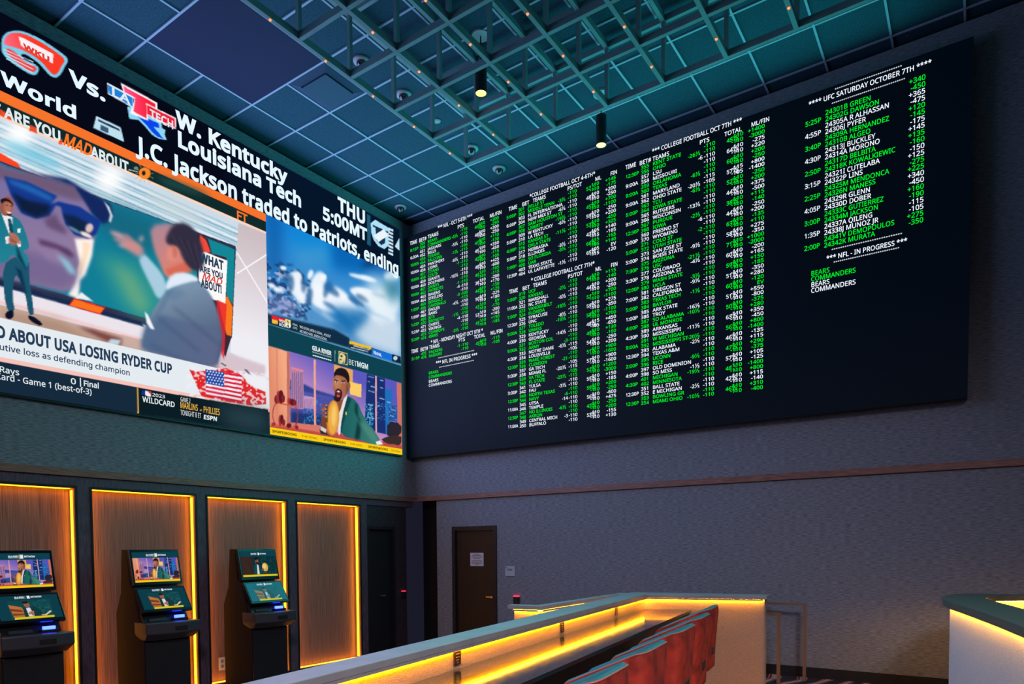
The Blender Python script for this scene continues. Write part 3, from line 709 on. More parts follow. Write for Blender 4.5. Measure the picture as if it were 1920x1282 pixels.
class Letters:
    """all lettering of one colour on one screen, collected into one flat mesh"""
    def __init__(s, plane): s.pl = plane; s.v = []; s.t = []; s.n = 0
    def width(s, txt, off): return sum(glyph(c, off)[2] for c in txt)
    def put(s, txt, a, b, cap, width=None, align='l', off=0.02, slant=0.0, wfac=1.0, e=0.004, rise=0.0):
        w = s.width(txt, off); k = (width/w) if width else (wfac if wfac < 0.5 else cap*wfac); x = a-(w*k if align == 'r' else (w*k/2 if align == 'c' else 0))
        x00 = x
        for c in txt:
            v, t, adv = glyph(c, off)
            if len(v):
                q = np.c_[x+v[:, 0]*k+v[:, 1]*cap*slant, b+v[:, 1]*cap+(x-x00)*rise]; s.v.append(s.pl.P(q, e)); s.t.append(t+s.n); s.n += len(v)
            x += adv*k
        return x
    def px(s, txt, xl, yb, xr, h, off=0.02, slant=0.0, e=0.004):
        a = s.pl.px(xl, yb); top = s.pl.px(xl, yb-h); cap = top[1]-a[1]
        # right end along the horizontal of the screen
        base = a[1]; yy_lo, yy_hi = -800.0, 1600.0
        for _ in range(40):
            m = (yy_lo+yy_hi)/2
            if s.pl.px(xr, m)[1] > base: yy_lo = m
            else: yy_hi = m
        ar = s.pl.px(xr, m)[0]
        return s.put(txt, a[0], base, cap, width=ar-a[0], off=off, slant=slant, e=e)
    def rect(s, a0, b0, a1, b1, e=0.004):
        s.v.append(s.pl.P([(a0, b0), (a1, b0), (a1, b1), (a0, b1)], e)); s.t.append(np.array([[0, 1, 2], [0, 2, 3]])+s.n); s.n += 4
    def poly(s, pts, e=0.004):     # plane coordinates, simple polygon
        from mathutils.geometry import tessellate_polygon
        tr = tessellate_polygon([[Vector((p[0], p[1], 0)) for p in pts]])
        s.v.append(s.pl.P(np.array(pts), e)); s.t.append(np.array([list(t)[::-1] for t in tr])+s.n); s.n += len(pts)
    def build(s, name, material, parent):
        if not s.v: return None
        v = np.concatenate(s.v).astype(np.float32); t = np.concatenate(s.t).astype(np.int32)
        # face the front
        a, b_, c_ = v[t[:, 0]], v[t[:, 1]], v[t[:, 2]]; fl = (np.cross(b_-a, c_-a)@s.pl.N) < 0; t[fl] = t[fl][:, ::-1]
        me = bpy.data.meshes.new(name); me.vertices.add(len(v)); me.vertices.foreach_set('co', v.ravel())
        me.loops.add(t.size); me.loops.foreach_set('vertex_index', t.ravel()); me.polygons.add(len(t))
        me.polygons.foreach_set('loop_start', np.arange(0, t.size, 3, dtype=np.int32)); me.update(calc_edges=True); me.materials.append(material)
        o = bpy.data.objects.new(name, me); COL.objects.link(o)
        o.parent = parent; o.matrix_parent_inverse = Matrix.Translation(-Vector(parent.location)); return o

# ------------------------------------------------------------------ the video wall
YL, YR, ZTOP, ZBOT, XF = -7.7, -0.328, 7.297, 3.360, 0.06
PL = Plane((XF, 0, 0), (0, 1, 0), (0, 0, 1))
vw = thing('video_wall', 'huge bright video wall of sports broadcasts on the left wall', 'video wall', (0.02, (YL+YR)/2, ZBOT))
MB().box(0.0, YL-0.02, ZBOT-0.025, XF-0.006, YR+0.008, ZTOP+0.008).build('cabinet', M_black, vw)
MP = picture_mat('video_picture', SCREEN_GAIN)
def Zf(x0, y0, k): return lambda pts: [(x0+x/k, y0+y/k) for x, y in pts]
Z1_ = Zf(0, 0, 4.0); Z2 = Zf(0, 300, 4.0); Z3 = Zf(0, 560, 4.0); Z4 = Zf(440, 340, 4.93); Z5 = Zf(440, 580, 4.274); Z7 = Zf(120, 0, 6.4)
P3L = lambda q: PL.P(q, 0.0)
ZA, ZB_, ZC_, ZLT, ZLB, ZP, YD = 6.490, 6.385, 6.225, 4.136, 3.730, 3.682, -3.117

# news ticker band
T = Canvas(YL, YR, ZA, ZTOP, 640, 84, PL.px, (6, 12, 30))
T.poly([(-100, -100), (420, 100), (420, 400), (-100, 400)], (5, 9, 24)); T.poly([(480, 200), (770, 300), (770, 560), (480, 560)], (6, 22, 42), blur=40)
T.poly([(2,85),(5,66),(20,57),(45,58),(80,75),(110,95),(130,111),(121,126),(114,140),(104,147),(92,141),(75,120),(60,109),(45,100),(38,103),(45,112),(65,120),(74,127),(70,139),(62,142),(40,130),(15,112),(3,98)], (120, 205, 235), sm=2)
T.poly([(6,82),(10,68),(22,61),(44,62),(78,79),(106,98),(124,112),(115,124),(110,136),(103,141),(96,138),(80,118),(62,104),(45,95),(25,88),(14,86)], ((255, 110, 140), (250, 60, 40), (6, 80), (60, 90)), sm=2)
T.poly([(8,90),(20,92),(32,100),(44,114),(66,124),(70,130),(62,137),(40,124),(18,106)], (240, 70, 70), sm=2)
for k in range(4): T.line(6+k*2, 92+k*6, 62, 116+k*7, 1.6, (210, 225, 240))
T.poly(Z1_([(140, 275), (175, 285), (400, 405), (395, 475), (330, 440), (160, 345)]), (250, 240, 245)); 
# state shaped emblem with a big T and TECH banner
T.poly(Z1_([(955, 800), (1000, 800), (1100, 870), (1210, 905), (1215, 960), (1240, 975), (1235, 1010), (1250, 1050), (1190, 1040), (1140, 1010), (1090, 950), (1040, 900), (970, 890)]), (140, 215, 245))
T.poly(Z1_([(985, 850), (1100, 885), (1190, 925), (1195, 960), (1150, 950), (1195, 1000), (1225, 1040), (1180, 1025), (1140, 990), (1095, 935), (1040, 880)]), (10, 70, 235))
T.poly(Z1_([(905, 620), (950, 645), (1178, 770), (1180, 830), (1110, 800), (1110, 905), (975, 850), (1010, 740), (930, 700)]), (250, 245, 250))
T.poly(Z1_([(925, 645), (1165, 778), (1165, 810), (1100, 775), (1100, 890), (1000, 835), (1015, 735), (935, 690)]), ((255, 90, 150), (250, 25, 45), (230, 165), (285, 195)))
T.poly(Z1_([(805, 620), (1000, 725), (1000, 810), (810, 705)]), (225, 240, 250)); T.poly(Z1_([(812, 635), (995, 735), (995, 798), (816, 700)]), (30, 130, 220))
T.poly(Z1_([(1095, 775), (1320, 885), (1320, 970), (1100, 865)]), (250, 235, 240)); T.poly(Z1_([(1100, 785), (1312, 892), (1312, 955), (1104, 856)]), (240, 30, 60))
# little computer icon
T.poly(Z1_([(722, 870), (905, 955), (930, 1062), (700, 960)]), (190, 225, 240)); T.poly(Z1_([(735, 893), (895, 965), (900, 985), (738, 910)]), (40, 60, 90)); T.poly(Z1_([(755, 935), (815, 962), (812, 1000), (752, 972)]), (60, 90, 120))
# shield emblem
T.poly(Z4([(1222, 300), (1255, 318), (1258, 600), (1225, 580)]), (30, 90, 120))
T.poly(Z4([(1258, 385), (1300, 355), (1440, 440), (1420, 500), (1425, 590), (1385, 625), (1330, 600), (1285, 540), (1262, 470)]), (175, 225, 250)); T.poly(Z4([(1300, 420), (1395, 470), (1390, 570), (1355, 590), (1310, 540)]), (20, 50, 80))
T.poly(Z4([(1275, 400), (1430, 470), (1470, 500), (1280, 420)]), (20, 45, 70)); T.poly(Z4([(1285, 500), (1380, 440), (1420, 500), (1330, 560)]), (235, 245, 250))
for k in range(8): T.poly(Z4([(1420, 425+k*32), (1465, 445+k*32), (1465, 465+k*32), (1420, 445+k*32)]), (200, 230, 245))
T.poly(Z4([(1480, 600), (1524, 520), (1524, 640), (1500, 620)]), (190, 225, 240))
T.build('ticker_picture', P3L, MP, vw)

# main broadcast
m = Canvas(YL, YD, ZBOT, ZA, 480, 330, PL.px, (20, 30, 40))
BIG = [(-400, -300), (900, -300), (900, 1400), (-400, 1400)]
def band(c, z0, z1, col, y0=YL, y1=YR):
    k = ((c.T >= z0) & (c.T <= z1) & (c.S >= y0) & (c.S <= y1)).astype(float); c.blend(k, col)
band(m, ZLT-0.1, ZC_, (205, 220, 232))
# studio ceiling with pale stripes
for k in range(15):
    y0 = 236+k*6.0; m.line(-60, y0-34, 470, y0+(427-222)-k*1.2, 2.6, [(150, 195, 215), (235, 245, 250), (110, 165, 190)][k % 3], blur=0.5, a=0.85)
m.ell(35, 255, 26, 28, 20, (255, 255, 255), blur=5); m.ell(205, 335, 26, 26, 20, (255, 255, 255), blur=6); m.ell(60, 290, 60, 12, 24, (120, 200, 225), blur=4, a=0.8)
m.ell(330, 392, 60, 16, 25, (200, 215, 220), blur=6, a=0.7)
m.poly(Z2([(-40, -80), (0, -55), (130, 20), (165, 75), (60, 40), (-40, 0)]), (250, 70, 35))
# right studio wall
m.poly([(447, 418), (520, 445), (520, 720), (432, 660)], ((205, 190, 195), (240, 238, 245), (470, 440), (470, 640)))
m.line(444, 473, 503, 570, 2.0, (255, 250, 252)); m.line(444, 513, 505, 474, 2.4, (255, 252, 252)); 
# giant studio monitor
m.poly(Z2([(-60, -30), (0, 5), (60, 30), (1770, 645), (1740, 1330), (1640, 1480), (1060, 1225), (0, 905), (-60, 890)]), (45, 50, 75))
m.poly(Z2([(-60, -10), (60, 45), (1300, 480), (1760, 670), (1745, 1140), (1180, 1210), (760, 1090), (0, 870), (-60, 860)]), ((12, 110, 150), (20, 135, 150), (60, 330), (300, 560)))
m.poly(Z2([(720, 700), (1000, 760), (1200, 1000), (1150, 1200), (940, 1130), (760, 800)]), (70, 160, 140), blur=9, a=0.7)
m.poly(Z2([(860, 780), (1000, 860), (1120, 1090), (1060, 1160), (950, 1020)]), (120, 175, 125), blur=6, a=0.6)
m.poly(Z2([(640, 260), (820, 320), (1240, 480), (1150, 700), (900, 640), (740, 480)]), (25, 95, 120), blur=8, a=0.7)
# the big face
m.poly(Z2([(-60, 0), (60, 60), (300, 130), (560, 200), (680, 340), (700, 480), (720, 560), (700, 600), (640, 720), (600, 900), (560, 960), (480, 990), (230, 930), (-60, 860)]), ((120, 110, 160), (150, 125, 160), (20, 330), (110, 500)), blur=1.9)
m.poly(Z2([(560, 590), (705, 590), (690, 720), (640, 860), (600, 900), (590, 1040), (510, 1010), (560, 930), (600, 780)]), (255, 245, 240), blur=1.4)
m.poly(Z2([(620, 610), (680, 620), (660, 720), (600, 880), (580, 820), (620, 700)]), (255, 225, 195), blur=1.2)
m.poly(Z2([(-60, 550), (250, 700), (520, 700), (600, 760), (590, 900), (480, 980), (100, 900), (-60, 860)]), (95, 85, 135), blur=5, a=0.55)
m.poly(Z2([(-60, 0), (40, 60), (250, 100), (560, 190), (640, 300), (560, 300), (380, 250), (180, 180), (40, 150), (-60, 120)]), (110, 90, 120), blur=2.5)
m.poly(Z2([(280, 100), (500, 140), (700, 260), (830, 330), (845, 400), (820, 460), (770, 480), (690, 400), (640, 320), (560, 200)]), (20, 40, 95), blur=1.6)
m.poly(Z2([(775, 305), (820, 350), (846, 420), (830, 470), (815, 460), (825, 410), (800, 350)]), (205, 215, 225), blur=0.74)
m.poly(Z2([(30, 120), (200, 160), (430, 270), (380, 330), (440, 310), (600, 350), (760, 460), (720, 560), (660, 590), (560, 560), (490, 480), (455, 350), (420, 340), (370, 420), (270, 440), (160, 400), (80, 260)]), (22, 55, 140), blur=0.93)
m.poly(Z2([(90, 240), (200, 300), (380, 340), (360, 410), (270, 430), (160, 380)]), (14, 30, 60), blur=1.9)
m.poly(Z2([(470, 400), (560, 420), (680, 480), (700, 530), (650, 570), (560, 545), (500, 470)]), (16, 36, 70), blur=1.9)
m.poly(Z2([(60, 140), (220, 190), (400, 280), (380, 310), (200, 230), (80, 180)]), (40, 130, 200), blur=1.9, a=0.6)
m.ell(*Z2([(670, 510)])[0], 7, 9, 20, (225, 195, 195), blur=0.93); m.ell(*Z2([(645, 560)])[0], 12, 4, 25, (250, 225, 215), blur=0.93); m.ell(*Z2([(560, 525)])[0], 14, 3, 30, (150, 200, 220), blur=0.93, a=0.6)
m.poly(Z2([(330, 440), (420, 400), (440, 460), (500, 520), (490, 560), (420, 530), (350, 500)]), (95, 70, 105), blur=2.5, a=0.8)
m.poly(Z2([(290, 590), (400, 620), (520, 670), (560, 720), (530, 730), (430, 670), (300, 640)]), (85, 55, 95), blur=1.9, a=0.9)
m.poly(Z2([(280, 640), (400, 680), (500, 740), (450, 790), (340, 740)]), (150, 125, 165), blur=3.1, a=0.8)
m.poly(Z2([(420, 700), (520, 760), (580, 860), (520, 850)]), (150, 215, 230), blur=2.5, a=0.8)
m.poly(Z2([(610, 990), (700, 1060), (600, 1040), (560, 1040)]), (240, 240, 240), blur=0.62)
# monitor base line, orange tab, floor
m.poly(Z2([(-60, 880), (0, 900), (1060, 1215), (1080, 1250), (0, 945), (-60, 930)]), (25, 40, 75), blur=0.8)
m.poly(Z2([(-60, 930), (0, 950), (1080, 1255), (1200, 1300), (1150, 1500), (-60, 1180)]), (235, 228, 235))
m.poly(Z2([(555, 1035), (790, 1105), (750, 1160), (515, 1090)]), (235, 40, 45)); m.poly(Z2([(560, 1045), (780, 1110), (748, 1150), (525, 1085)]), (250, 115, 30))
m.poly(Z2([(-60, 1065), (0, 1085), (700, 1260), (1100, 1350), (1400, 1420), (1900, 1560), (1900, 1800), (-60, 1300)]), ((205, 175, 160), (200, 170, 165), (0, 580), (400, 680)))
m.poly(Z2([(-60, 1040), (330, 1130), (900, 1290), (1050, 1330), (1050, 1345), (330, 1150), (-60, 1062)]), (245, 200, 205), blur=1)
m.poly(Z2([(0, 1120), (450, 1200), (640, 1300), (900, 1400), (1100, 1480), (0, 1200)]), (165, 130, 110), blur=5, a=0.8)
m.poly(Z3([(570, 205), (700, 230), (920, 300), (900, 360), (780, 310)]), (125, 70, 65), blur=2); m.poly(Z3([(830, 300), (910, 310), (885, 350), (805, 335)]), (190, 215, 225), blur=1)
m.poly(Z3([(1640, 380), (1900, 470), (1990, 500), (1990, 640), (1640, 560)]), (215, 195, 205), blur=2); m.poly(Z3([(1830, 525), (1850, 530), (1885, 570), (1862, 565)]), (90, 90, 100)); m.poly(Z3([(1650, 480), (1665, 480), (1700, 500), (1690, 508)]), (110, 90, 90))
# standing presenter in a teal suit
m.poly(Z2([(20, 790), (110, 720), (215, 720), (220, 900), (240, 1030), (250, 1110), (255, 1160), (215, 1165), (190, 1000), (130, 850), (100, 900), (95, 1050), (110, 1110), (100, 1140), (60, 1140), (30, 1020)]), (28, 85, 110), sm=1)
m.poly(Z2([(110, 800), (130, 830), (185, 1000), (200, 1000), (160, 830)]), (10, 50, 75), blur=1)
m.poly(Z2([(-20, 390), (30, 375), (100, 420), (150, 450), (185, 520), (222, 640), (210, 670), (165, 680), (215, 720), (210, 800), (180, 810), (130, 740), (90, 700), (60, 760), (-20, 780)]), ((25, 115, 135), (35, 130, 150), (0, 400), (50, 480)), sm=1)
m.poly(Z2([(5, 385), (60, 420), (95, 430), (90, 530), (70, 560), (40, 480)]), (235, 235, 240)); m.poly(Z2([(58, 440), (82, 440), (100, 540), (90, 560), (70, 530)]), (15, 75, 95))
m.poly(Z2([(120, 620), (160, 720), (200, 810), (185, 815), (130, 730)]), (15, 60, 80), blur=1)
m.ell(*Z2([(50, 345)])[0], 12.5, 18.5, 10, (150, 85, 70)); m.ell(*Z2([(62, 352)])[0], 8, 13, 8, (185, 115, 95), blur=1.5)
m.poly(Z2([(0, 300), (20, 285), (60, 287), (95, 320), (98, 350), (80, 320), (40, 305), (10, 330)]), (35, 20, 25), sm=1); m.poly(Z2([(48, 385), (85, 392), (80, 402), (60, 398)]), (250, 230, 225)); m.ell(*Z2([(70, 410)])[0], 5, 2, 0, (70, 35, 35))
m.line(*Z2([(45, 338)])[0], *Z2([(62, 342)])[0], 1.3, (45, 20, 20)); m.line(*Z2([(76, 345)])[0], *Z2([(92, 348)])[0], 1.3, (45, 20, 20))
m.poly(Z2([(40, 575), (70, 570), (75, 620), (45, 630)]), (240, 240, 245)); m.poly(Z2([(125, 620), (155, 610), (158, 650), (135, 650)]), (240, 240, 245))
for k, (x0, y0) in enumerate([(75, 560), (85, 575), (95, 590), (105, 605)]): m.ell(*Z2([(x0+25, y0)])[0], 9, 3.2, 25+k*6, [(170, 100, 80), (200, 130, 105)][k % 2], blur=0.4)
m.ell(*Z2([(100, 600)])[0], 9, 10, 0, (180, 105, 85), blur=1); m.line(*Z2([(70, 590)])[0], *Z2([(120, 610)])[0], 1, (110, 60, 50)); m.line(*Z2([(75, 605)])[0], *Z2([(125, 622)])[0], 1, (110, 60, 50))
m.poly(Z2([(130, 515), (155, 512), (155, 545), (132, 545)]), (225, 240, 240))
m.poly(Z2([(40, 1140), (100, 1120), (105, 1170), (80, 1195), (40, 1185)]), (12, 18, 40), sm=1); m.poly(Z2([(205, 1165), (250, 1170), (310, 1215), (320, 1240), (285, 1240), (220, 1200)]), (12, 18, 40), sm=1)
# sign on an orange-black stand
m.poly(Z2([(1470, 540), (1560, 590), (1590, 700), (1700, 730), (1700, 1010), (1750, 1090), (1735, 1330), (1690, 1480), (1560, 1100), (1480, 900)]), (60, 40, 55))
m.poly(Z2([(1640, 1060), (1705, 1020), (1745, 1100), (1735, 1320), (1700, 1310), (1660, 1160)]), (250, 120, 30)); m.poly(Z2([(1500, 560), (1545, 600), (1580, 690), (1530, 700), (1490, 650)]), (240, 75, 60))
m.poly(Z2([(1490, 690), (1540, 690), (1705, 755), (1690, 1080), (1560, 1030), (1490, 900)]), (252, 250, 250)); m.poly(Z2([(1625, 1045), (1700, 1080), (1680, 1500), (1640, 1400)]), (235, 40, 50), a=0.8)
# gesturing man in a grey suit
m.poly(Z2([(840, 540), (920, 560), (1040, 640), (1080, 700), (1050, 740), (990, 680), (920, 640)]), (195, 150, 160), blur=3, a=0.85)
for k, (x0, y0, l_, r_) in enumerate([(880, 560, 60, 22), (900, 600, 55, 10), (930, 640, 45, 0), (960, 580, 40, 35), (1060, 590, 26, -55)]): m.ell(*Z2([(x0, y0)])[0], l_/4, 4, r_, [(205, 165, 170), (180, 135, 145)][k % 2], blur=2, a=0.8)
m.ell(*Z2([(1000, 650)])[0], 20, 10, 30, (205, 140, 140), blur=3)
m.poly(Z2([(1040, 740), (1080, 700), (1120, 740), (1200, 830), (1240, 900), (1260, 1000), (1190, 1060), (1120, 920), (1060, 800)]), (170, 205, 225), blur=1.8, sm=1)
m.poly(Z2([(1120, 490), (1280, 470), (1420, 540), (1450, 760), (1400, 840), (1330, 900), (1240, 880), (1200, 780), (1150, 660)]), ((175, 135, 150), (225, 130, 115), (290, 430), (340, 500)), blur=2.2, sm=1)
m.poly(Z2([(1290, 620), (1340, 660), (1340, 740), (1290, 770), (1240, 730), (1260, 660)]), (225, 140, 125), blur=2, sm=1); m.poly(Z2([(1240, 820), (1400, 760), (1450, 830), (1280, 890)]), (215, 105, 85), blur=2)
m.poly(Z2([(1250, 560), (1300, 480), (1390, 465), (1480, 540), (1520, 660), (1540, 760), (1500, 840), (1430, 820), (1370, 740), (1340, 650), (1280, 640), (1240, 620)]), (50, 45, 65), blur=2, sm=1)
for k in range(7): m.line(*Z2([(1290+k*28, 560+k*10)])[0], *Z2([(1400+k*18, 730+k*16)])[0], 2.0, [(88, 80, 98), (30, 27, 42)][k % 2], blur=1.6, a=0.45)
m.poly(Z2([(1290, 640), (1330, 660), (1330, 720), (1300, 740)]), (205, 115, 100), blur=1.5)
m.poly(Z2([(1240, 930), (1290, 850), (1400, 840), (1500, 890), (1460, 930), (1320, 950), (1250, 990)]), (225, 235, 250), blur=1.5, sm=1)
m.poly(Z2([(1080, 1300), (1130, 1150), (1230, 1000), (1330, 940), (1480, 900), (1540, 950), (1610, 1060), (1660, 1250), (1670, 1400), (1620, 1570), (1300, 1480), (1060, 1420)]), ((125, 150, 175), (75, 90, 120), (320, 540), (380, 660)), blur=1.4, sm=1)
m.poly(Z3([(1060, 300), (1090, 200), (1200, 120), (1500, 200), (1660, 250), (1640, 380), (1620, 530), (1300, 440), (1060, 390)]), ((80, 105, 140), (95, 105, 140), (280, 610), (400, 680)), blur=3, a=0.9)
m.poly(Z2([(1240, 1000), (1330, 960), (1400, 1000), (1300, 1060)]), (95, 125, 155), blur=3, a=0.7); m.poly(Z2([(1250, 980), (1310, 960), (1240, 1090), (1150, 1240), (1130, 1220)]), (90, 120, 150), blur=2, a=0.7)
for (x0, y0, x1, y1) in [(1180, 1180, 1500, 1440), (1300, 1100, 1640, 1380), (1120, 1380, 1400, 1520)]: m.line(*Z2([(x0, y0)])[0], *Z2([(x1, y1)])[0], 5, (55, 75, 110), blur=3, a=0.45)
m.poly(Z3([(1085, 95), (1110, 120), (1160, 230), (1130, 225), (1100, 180)]), (240, 245, 250), blur=0.8)
# lower third
band(m, ZLB, ZLT, (228, 236, 242)); band(m, ZP, ZLB, (245, 195, 185)); band(m, ZBOT, ZP, (22, 42, 62))
m.poly(Z3([(1420, 530), (1470, 545), (1545, 540), (1700, 520), (1810, 570), (1880, 650), (1995, 700), (1995, 790), (1880, 800), (1700, 770), (1510, 730), (1470, 640)]), (225, 40, 40))
m.mottle(Z3([(1400, 500), (2000, 560), (2000, 860), (1400, 760)]), (240, 238, 245), (150, 130), 0.60, 0.8, 3, 0.1)
m.poly(Z3([(1830, 560), (2000, 580), (2000, 690), (1900, 650)]), (240, 238, 245), blur=2)
fl = Z3([(1543, 528), (1812, 572), (1812, 780), (1543, 728)])
m.poly(fl, (245, 240, 245))
for k in range(7):
    a, b_ = 2*k/13, (2*k+1)/13; m.poly(Z3([(1543, 528+200*a), (1812, 572+208*a), (1812, 572+208*b_), (1543, 528+200*b_)]), (225, 25, 60))
m.poly(Z3([(1543, 528), (1680, 550), (1680, 660), (1543, 636)]), (25, 65, 160))
for r_ in range(5):
    for c_ in range(6): m.ell(*Z3([(1556+c_*22+(r_ % 2)*11, 542+r_*21+c_*3.6)])[0], 1.5, 1.5, 0, (225, 235, 250))
m.poly(Z3([(1028, 664), (1036, 666), (1040, 858), (1031, 856)]), (240, 175, 60)); m.poly(Z3([(1040, 668), (1340, 720), (2010, 830), (2020, 1010), (1044, 858)]), (10, 28, 36)); m.poly(Z3([(1600, 790), (2010, 840), (2020, 1010), (1700, 950)]), (60, 90, 100), blur=14, a=0.7)
m.poly(Z3([(1062, 686), (1090, 690), (1090, 725), (1062, 718)]), (20, 50, 140)); m.poly(Z3([(1090, 690), (1132, 698), (1132, 734), (1090, 725)]), (245, 240, 245)); m.poly(Z3([(1105, 692), (1132, 697), (1132, 720)]), (225, 30, 50))
# header bands
band(m, ZB_, ZA, (246, 116, 44)); band(m, ZC_, ZB_, (16, 42, 44)); band(m, ZC_-0.012, ZC_+0.012, (255, 215, 190)); 
m.poly(Z2([(1150, 110), (1320, 160), (1600, 270), (1450, 250), (1250, 190)]), (30, 75, 72), blur=4); 
for (x0, x1, y0) in [(0, 22, 205), (55, 70, 233), (110, 117, 258)]: m.poly([(x0, y0), (x1, y0+(x1-x0)*.5), (x1, y0+10+(x1-x0)*.5), (x0, y0+12)], (240, 80, 40), blur=0.5)
m.ell(*Z2([(1085, 100)])[0], 11, 11, 0, (250, 140, 40)); m.ell(*Z2([(1078, 98)])[0], 3.5, 4.5, 0, (30, 30, 40))
for k in range(12):
    t_ = k*math.pi/6; m.line(271+12*math.cos(t_), 325+12*math.sin(t_), 271+(17+k % 3*2)*math.cos(t_), 325+(17+k % 3*2)*math.sin(t_), 0.9, (220, 150, 80))
m.line(241, 318, 258, 322, 1.4, (220, 225, 225)); m.ell(255, 315, 4, 3, 0, (120, 140, 140))
m.build('main_picture', P3L, MP, vw)

# game highlight picture (blurred)
g = Canvas(YD, YR, 4.93, ZA, 250, 140, PL.px, (40, 110, 175))
g.poly(BIG, ((25, 130, 215), (90, 150, 200), (560, 430), (600, 620)))
g.poly(Z4([(290, 300), (430, 360), (430, 900), (300, 900)]), (10, 80, 150), blur=10, a=0.7); g.poly(Z4([(560, 420), (900, 520), (1250, 740), (1250, 830), (900, 780), (500, 600)]), (15, 135, 215), blur=10)
g.poly(Z4([(500, 620), (860, 590), (900, 760), (640, 820)]), (80, 160, 205), blur=9, a=0.6); g.poly(Z4([(900, 560), (1500, 860), (1500, 900), (900, 800)]), (5, 85, 165), blur=9, a=0.7)
g.mottle(Z4([(290, 720), (560, 780), (720, 900), (700, 1280), (300, 1240)]), (25, 60, 110), (44, 40), 0.55, 0.85, 5, 0.2, blur=2); g.mottle(Z4([(300, 780), (560, 860), (700, 1000), (620, 1280), (300, 1240)]), (190, 200, 230), (52, 44), 0.62, 0.8, 8, 0.2, blur=2)
g.poly(Z4([(310, 1060), (520, 1080), (600, 1240), (310, 1180)]), (130, 130, 185), blur=6, a=0.6)
for (x0, y0, rx, ry, rot, b_) in [(772, 960, 15, 26, 12, 2), (800, 1060, 22, 22, 20, 2.5), (860, 1120, 26, 18, 30, 3), (960, 1070, 26, 15, 38, 2.5), (1010, 1130, 34, 13, 35, 3), (1060, 1190, 30, 10, 30, 3), (1180, 1030, 24, 9, 14, 2), (1240, 1060, 30, 11, 20, 2.5), (1290, 1110, 36, 14, 24, 3), (1400, 1120, 24, 28, 0, 4), (1170, 885, 24, 4, 14, 1.6), (1240, 900, 16, 4, 18, 2), (560, 900, 13, 15, 10, 1.6), (570, 960, 15, 8, 30, 1.8), (600, 1010, 17, 13, 0, 2), (620, 1080, 12, 10, 10, 2.2), (1450, 880, 14, 10, 0, 3), (1300, 1240, 40, 14, 10, 4), (820, 890, 7, 5, -50, 1.2), (700, 860, 5, 9, 20, 1.4), (450, 800, 6, 4, 10, 1.0), (340, 960, 7, 4, 20, 1.3), (400, 1000, 9, 5, 10, 1.6)]:
    g.ell(*Z4([(x0, y0)])[0], rx, ry, rot, (243, 248, 255), blur=b_, a=0.95)
for (x0, y0, rx, ry, rot) in [(850, 1000, 5, 16, 15), (905, 1010, 16, 6, 40), (900, 1160, 20, 4, 30), (1120, 1110, 18, 4, 30), (1180, 1080, 14, 5, 30), (640, 960, 5, 14, 5), (520, 940, 6, 16, 0), (690, 1060, 6, 16, 10), (480, 900, 8, 9, 0), (1330, 1050, 14, 4, 20)]:
    g.ell(*Z4([(x0, y0)])[0], rx, ry, rot, (45, 95, 150), blur=2.2, a=0.75)
g.poly(Z4([(1230, 880), (1525, 900), (1525, 1330), (1350, 1300), (1200, 1100)]), (225, 240, 248), blur=9, a=0.75)
g.poly(Z4([(1360, 940), (1525, 900), (1525, 1100), (1420, 1100)]), (20, 110, 140), blur=9, a=0.8); g.ell(*Z4([(870, 975)])[0], 9, 9, 0, (40, 110, 170), blur=3)
g.poly(Z4([(880, 1180), (1240, 1200), (1260, 1300), (1000, 1330), (860, 1260)]), (30, 120, 190), blur=8, a=0.9); g.poly(Z4([(1150, 800), (1300, 780), (1240, 720), (1210, 740)]), (10, 55, 105), blur=4, a=0.8)
for k in range(10): g.line(*Z4([(700+k*55, 1150+(k % 4)*30)])[0], *Z4([(900+k*60, 1290+(k % 3)*30)])[0], 3, [(250, 250, 255), (90, 160, 210)][k % 2], blur=2.5, a=0.6)
g.poly(Z5([(820, 0), (1080, 30), (1080, 180), (960, 210), (800, 150)]), (25, 110, 175), blur=6, a=0.8); g.poly(Z5([(1080, 60), (1330, 100), (1330, 380), (1080, 300), (950, 200)]), (215, 228, 240), blur=6, a=0.85)
# score strip
g.poly(Z5([(265, 30), (300, 42), (800, 160), (920, 230), (920, 310), (268, 120)]), (12, 40, 62), blur=1.2, a=0.95); g.poly(Z5([(918, 250), (1330, 380), (1335, 440), (918, 315)]), (12, 40, 62), a=0.9)
g.poly(Z5([(295, 45), (405, 75), (405, 105), (298, 78)]), (235, 25, 50)); g.poly(Z5([(298, 78), (348, 88), (348, 120), (300, 110)]), (240, 190, 60)); g.poly(Z5([(348, 88), (405, 105), (405, 138), (348, 125)]), (15, 15, 25)); g.poly(Z5([(405, 75), (448, 86), (448, 150), (405, 138)]), (245, 225, 130)); g.poly(Z5([(405, 108), (448, 118), (448, 150), (405, 138)]), (240, 245, 235))
g.poly(Z5([(920, 250), (1095, 300), (1095, 322), (920, 275)]), (240, 190, 40)); g.poly(Z5([(1098, 312), (1262, 358), (1262, 418), (1098, 372)]), (20, 110, 215)); g.poly(Z5([(1262, 358), (1330, 378), (1332, 436), (1262, 418)]), (15, 35, 60)); g.ell(*Z5([(1288, 390)])[0], 4, 4, 0, (190, 215, 230))
for k, (a0, a1) in enumerate([(950, 1080), (930, 1070)]): g.line(*Z5([(a0, 290+k*14)])[0], *Z5([(a1, 325+k*14)])[0], 1.3, (215, 225, 230))
g.line(*Z5([(268, 118)])[0], *Z5([(1335, 438)])[0], 1.0, (90, 150, 170))
g.build('highlight_picture', P3L, MP, vw)

